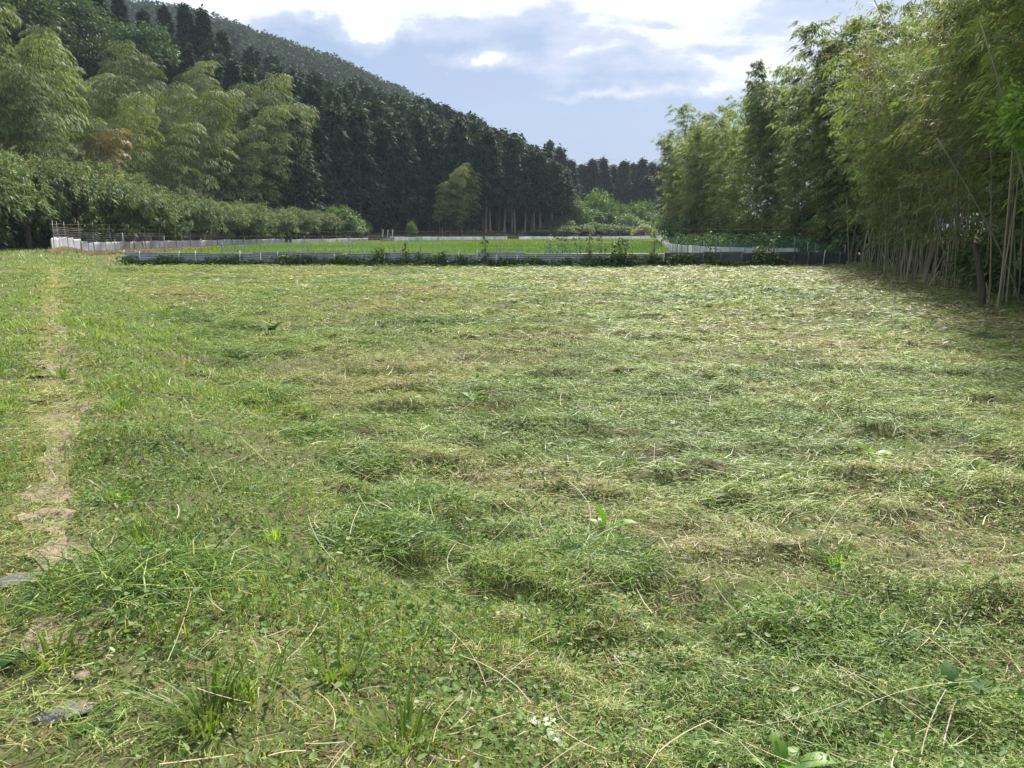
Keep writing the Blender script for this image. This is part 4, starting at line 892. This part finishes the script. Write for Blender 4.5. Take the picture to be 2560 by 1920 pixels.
for u, h, w, tall, lb in [(1472, 1.35, .3, True, 'vine wound up the tall dark pole right of the middle'), (1213, 1.3, .25, True, 'thin vine on the tall pole at the middle of the fence'), (1632, 1.45, .3, True, 'vine wound up the pole where the dark sheets begin'), (1772, 1.45, .3, True, 'upright vine on the pole in front of the curved white fence'), (1930, 1.5, .3, True, 'upright vine with pale tip before the right grove'),
        (1548, .95, .7, False, 'large dark bushy vine spilling over the front fence on the right'), (950, .62, .7, False, 'bushy vine rising above the middle of the corrugated sheets'), (1015, 1.0, .3, True, 'slender climbing plant on a pole near the middle'), (1905, .7, .8, False, 'vine spilling over the dark sheets under the right grove')]:
    x, y = G(u, np.interp(u, pu, pv)); put('vine', [('stem', vstem(h)), ('leaves', vine(u, w, h*(1 if tall else 1.25), 110 if tall else 420))], lb, 'vine', x, y+.02, 0, 1, 'large climbing vines on the front fences', z=0)
for k, u in enumerate(np.arange(1700, 2060, 30)):
    v_ = np.interp(u, [1655, 1705, 1780, 1880, 1990, 2100], [624, 634, 640, 643, 645, 647]); x, y = G(u, v_)
    put('vine', [('stem', vstem(.5)), ('leaves', vine(1000+k, .8, .62, 260))], f'bean-like vine on the net {"over the curved white fence" if u < 1900 else "between the white fence and the grove"}', 'vine', x, y+.12, 0, 1, 'vines on the net beside the right grove', z=.62)
for k, (u, w) in enumerate([(1375, .5), (1405, .6), (1440, .6), (1500, .5)]):
    x, y = G(u, 655); put('vine', [('stem', vstem(.95)), ('leaves', vine(1100+k, w, 1.15, 160))], 'sparse climber on the green net right of the middle', 'vine', x, y+.2, 0, 1, 'sparse climbers on the front net', z=.1)

# right bamboo grove
M['bambooG'] = foliage('grey_green_bamboo_leaf', [(0, (.07, .115, .05)), (.5, (.145, .20, .085)), (1, (.26, .30, .14))], tr=.45, rough=.6, spec=.2, vary=.35)
M['bambooB'] = foliage('browning_bamboo_leaf', [(0, (.08, .092, .036)), (.5, (.165, .165, .066)), (1, (.28, .255, .13))], tr=.42, rough=.6, spec=.2, vary=.25, trc=(1.1, 1.12, .7))
M['bambooY'] = foliage('fresh_bamboo_leaf', [(0, (.095, .16, .048)), (.5, (.19, .26, .08)), (1, (.30, .35, .13))], tr=.5, rough=.6, spec=.2, vary=.2, trc=(1.1, 1.16, .68))
protoD = [[('culm', a), ('foliage', b)] for a, b in [slender(840+k, 10, .4, mat=M['bambooG'], culm='culm', nb=34, per=16, t0=.02, rl=1.6, L_=.26, W_=.06) for k in range(3)]]
protoR = [[('culm', a), ('foliage', b)] for a, b in [slender(800+k, 10.5+(k % 3)*.8, .4+.75*(k % 4), mat=M[('bambooR', 'bambooY', 'bambooR', 'bambooB', 'bambooG')[k % 5]], culm='culmtan' if k % 3 else 'culm', nb=34, per=17, t0=(.16, .28, .36)[k % 3], rl=1.3, L_=.20, W_=.040) for k in range(8)]]
protoRf = [[('culm', a), ('foliage', b)] for a, b in [slender(850+k, 12.5+(k % 3)*.7, .5+.7*(k % 3), mat=M[('bambooG', 'bambooR', 'bambooG', 'bambooY')[k % 4]], culm='culm' if k % 3 else 'culmtan', nb=38, per=19, L_=.30, W_=.072, t0=.06+.08*(k % 3), rl=1.45, r=.035) for k in range(6)]]
NG, FGv = 'slender bamboo of the near right grove', 'bamboo of the far right grove'
n = 0
for k in range(112):
    Y = g.uniform(11.5, 33) if k < 96 else g.uniform(9, 19); r = abs(g.gauss(0, 1))*2.4 if k % 3 else g.uniform(0, .8)
    if k % 5 == 1 or k >= 96: r = g.uniform(4, 8)
    x = float(edgeX(Y))+.35+r; toward = math.pi+g.gauss(0, .9) if r < 1.5 else g.uniform(0, 6.28)
    a = 'nearest the camera' if Y < 17 else 'half way along it' if Y < 25 else 'by the dark sheet fence'
    b = 'in the front rank' if r < .9 else 'in the middle rank' if r < 3 else 'deep inside'
    put('bamboo', protoD[k % 3] if k % 5 == 1 or k >= 96 else protoR[g.randrange(8)], f'slender bamboo {b} of the near right grove, {a}', 'bamboo', x, Y, toward, g.uniform(.74, 1.1)*float(np.interp(Y, [14, 20, 28], [.98, .78, .67])), NG, tilt=(g.gauss(0, .07), g.gauss(0, .07))); n += 1
for k in range(86):
    Y = g.uniform(34.5, 80) if k % 4 else g.uniform(33, 44); xe = np.interp(Y, [34, 40, 55, 80], [15.0, 15.8, 15.2, 15.4]); r = abs(g.gauss(0, 1))*3.2 if k % 3 else g.uniform(0, 1)
    a = 'by the paddy' if Y > 62 else 'behind the curved white fence' if Y > 46 else 'by the dark sheet fence'
    b = 'in the front rank' if r < 1 else 'behind the front rank' if r < 3.5 else 'deep inside'
    put('bamboo', protoRf[g.randrange(6)], f'tall bamboo {b} of the far right grove, {a}', 'bamboo', xe+.3+r, Y, math.pi+g.gauss(0, 1.0), g.uniform(.60, .88), FGv, tilt=(g.gauss(0, .05), g.gauss(0, .05)))
for k in range(16):
    Y = g.uniform(24, 46); x = Y*g.uniform(.52, .72)+3
    put('bamboo', protoD[k % 3], 'bamboo at the dark back of the right grove, seen between the near culms', 'bamboo', x, Y, k, g.uniform(.7, .9), NG)
a, b = slender(890, 11, 4.6, mat=M['bambooR'], nb=30, per=8, t0=.5, r=.035, dens=.7); x, y = G(2330, 690)
put('bamboo', [('culm', a), ('foliage', b)], 'single long bamboo culm leaning far left out of the right grove', 'bamboo', x, y, math.pi+.15, 1, NG)
a, b = slender(891, 12.6, .5, mat=M['bambooG'], culm='culm', nb=60, per=14, t0=.5, rl=.5, L_=.2, W_=.05); x, y = XY(1885, 52)
put('bamboo', [('culm', a), ('foliage', b)], 'narrow dense dark bamboo spire rising above the far right grove', 'bamboo', x, y, 2, 1, FGv)
# bare stems, cut stakes, shrubs at the foot of the near grove
for k in range(150):
    Y = g.uniform(12, 32.5); x = float(edgeX(Y))+g.uniform(-.1, 2.6); h = g.uniform(2.1, 5.2) if k % 9 else g.uniform(.5, 1.2)
    t = np.linspace(0, 1, 8); ln = g.gauss(0, .4)*(3 if k % 11 == 0 else 1) if h > 2 else g.gauss(0, .08); la = g.gauss(0, .4)
    b = MB().tube(np.stack([ln*t**1.3, la*t, -.1+h*t], 1), .019-.007*t, 6)
    lb = ('bare pale bamboo pole standing' if h > 2 else 'short cut bamboo stump')+(' among the nearest culms at the right edge' if Y < 17 else ' at the middle of the near grove foot' if Y < 25 else ' near the dark sheet fence')
    tag(link(bpy.data.objects.new('bamboo_pole' if h > 2 else 'bamboo_stump', b.mesh('bamboo_pole', M['culmtan' if k % 3 == 0 else 'culmgrey'], True))), lb, 'bamboo pole' if h > 2 else 'stump', 'bare bamboo poles in the right grove' if h > 2 else 'bamboo stumps at the grove foot').location = (x, Y, float(height(x, Y)))
protoU = []
for k in range(3):
    cr, _, _ = dome(900+k, .8, .7, .6, 110, 12, .14, .06, M['vine'], lobes=6, spread=.1, bottom=-.6)
    protoU.append([('trunk', trunk_mesh(.6, .02, .008, M['bark'], 920+k, 4, .2, .5)), ('crown', cr)])
for k in range(22):  # shrubs added to turn the pale gap under the chestnuts dark
    u = -70+k*38; Y = float(np.interp(u, [-60, 300, 625, 795], [41, 53, 69, 82]))+6+(k % 3)*1.5; x, y = XY(u, Y)
    put('shrub', protoU[k % 3], f'shrub added to darken the gap behind the chestnut row, {"near the left edge" if u < 200 else "at its middle" if u < 500 else "towards its right end"}', 'shrub', x, y, k, g.uniform(1.8, 3.0), 'shrubs added to darken behind the chestnut row')
for k in range(14):
    Y = g.uniform(10, 20); x = float(edgeX(Y))+g.uniform(3.5, 8)
    put('shrub', protoU[k % 3], 'dark leafy shrub deep inside the near right grove', 'shrub', x, Y, k, g.uniform(2.2, 3.2), 'undergrowth shrubs in the right grove')
for k in range(18):
    Y = g.uniform(14.5, 33); x = float(edgeX(Y))+g.uniform(1.2, 3.4)
    put('shrub', protoU[k % 3], f'dark leafy shrub under the bamboo {"nearest the camera" if Y < 18 else "at the middle of the near grove" if Y < 26 else "near the dark sheet fence"}', 'shrub', x, Y, k, g.uniform(.5, 1.1), 'undergrowth shrubs in the right grove')
for k in range(26):
    Y = g.uniform(36, 78); x = float(np.interp(Y, [34, 40, 55, 80], [15.0, 15.8, 15.2, 15.4]))+g.uniform(.5, 3)
    put('shrub', protoU[k % 3], 'dark leafy shrub under the far right grove behind the white fence', 'shrub', x, Y, k, g.uniform(1.2, 2.4), 'undergrowth shrubs in the far right grove')
x, y = G(2455, 770); o = thing('tree_stump', 'leaning brown trunk of a small dead tree in the right grove edge', 'tree', (x, y, 0))
part('trunk', trunk_mesh(1.25, .085, .05, M['bark'], 44, 2, .7, .5, lean=-.3), o)
cr, _, _ = dome(950, .68, .52, 3.05, 90, 12, .13, .062, M['maple'], lobes=6, spread=.12); x, y = XY(2620, 11.5)
put('broadleaf_tree', [('trunk', trunk_mesh(3, .05, .025, M['bark'], 45, 5, .6, .7)), ('crown', cr)], 'small tree with bright fresh green leaves at the right edge', 'tree', x, y, 0, 1)

hz = MB().box((-35, 170, 63), (780, 560, 134)).mesh('haze', None) if False else qmesh('haze', np.array([(x, y, z) for x in (-440, 440) for y in (-65, 780) for z in (-3, 112)]), np.array([[0, 1, 3, 2], [4, 6, 7, 5], [0, 4, 5, 1], [2, 3, 7, 6], [0, 2, 6, 4], [1, 5, 7, 3]]), [])
m, nt, N, L = newmat('haze'); out = N.new('ShaderNodeOutputMaterial'); pv_ = N.new('ShaderNodeVolumePrincipled')
pv_.inputs['Color'].default_value = (.72, .85, 1, 1); pv_.inputs['Density'].default_value = .00027; L.new(pv_.outputs[0], out.inputs['Volume']); hz.materials.append(m)
stuffobj('haze', hz, 'thin pale blue haze in the air over the valley', 'haze')
S.cycles.volume_bounces = 0; S.cycles.volume_step_rate = 10
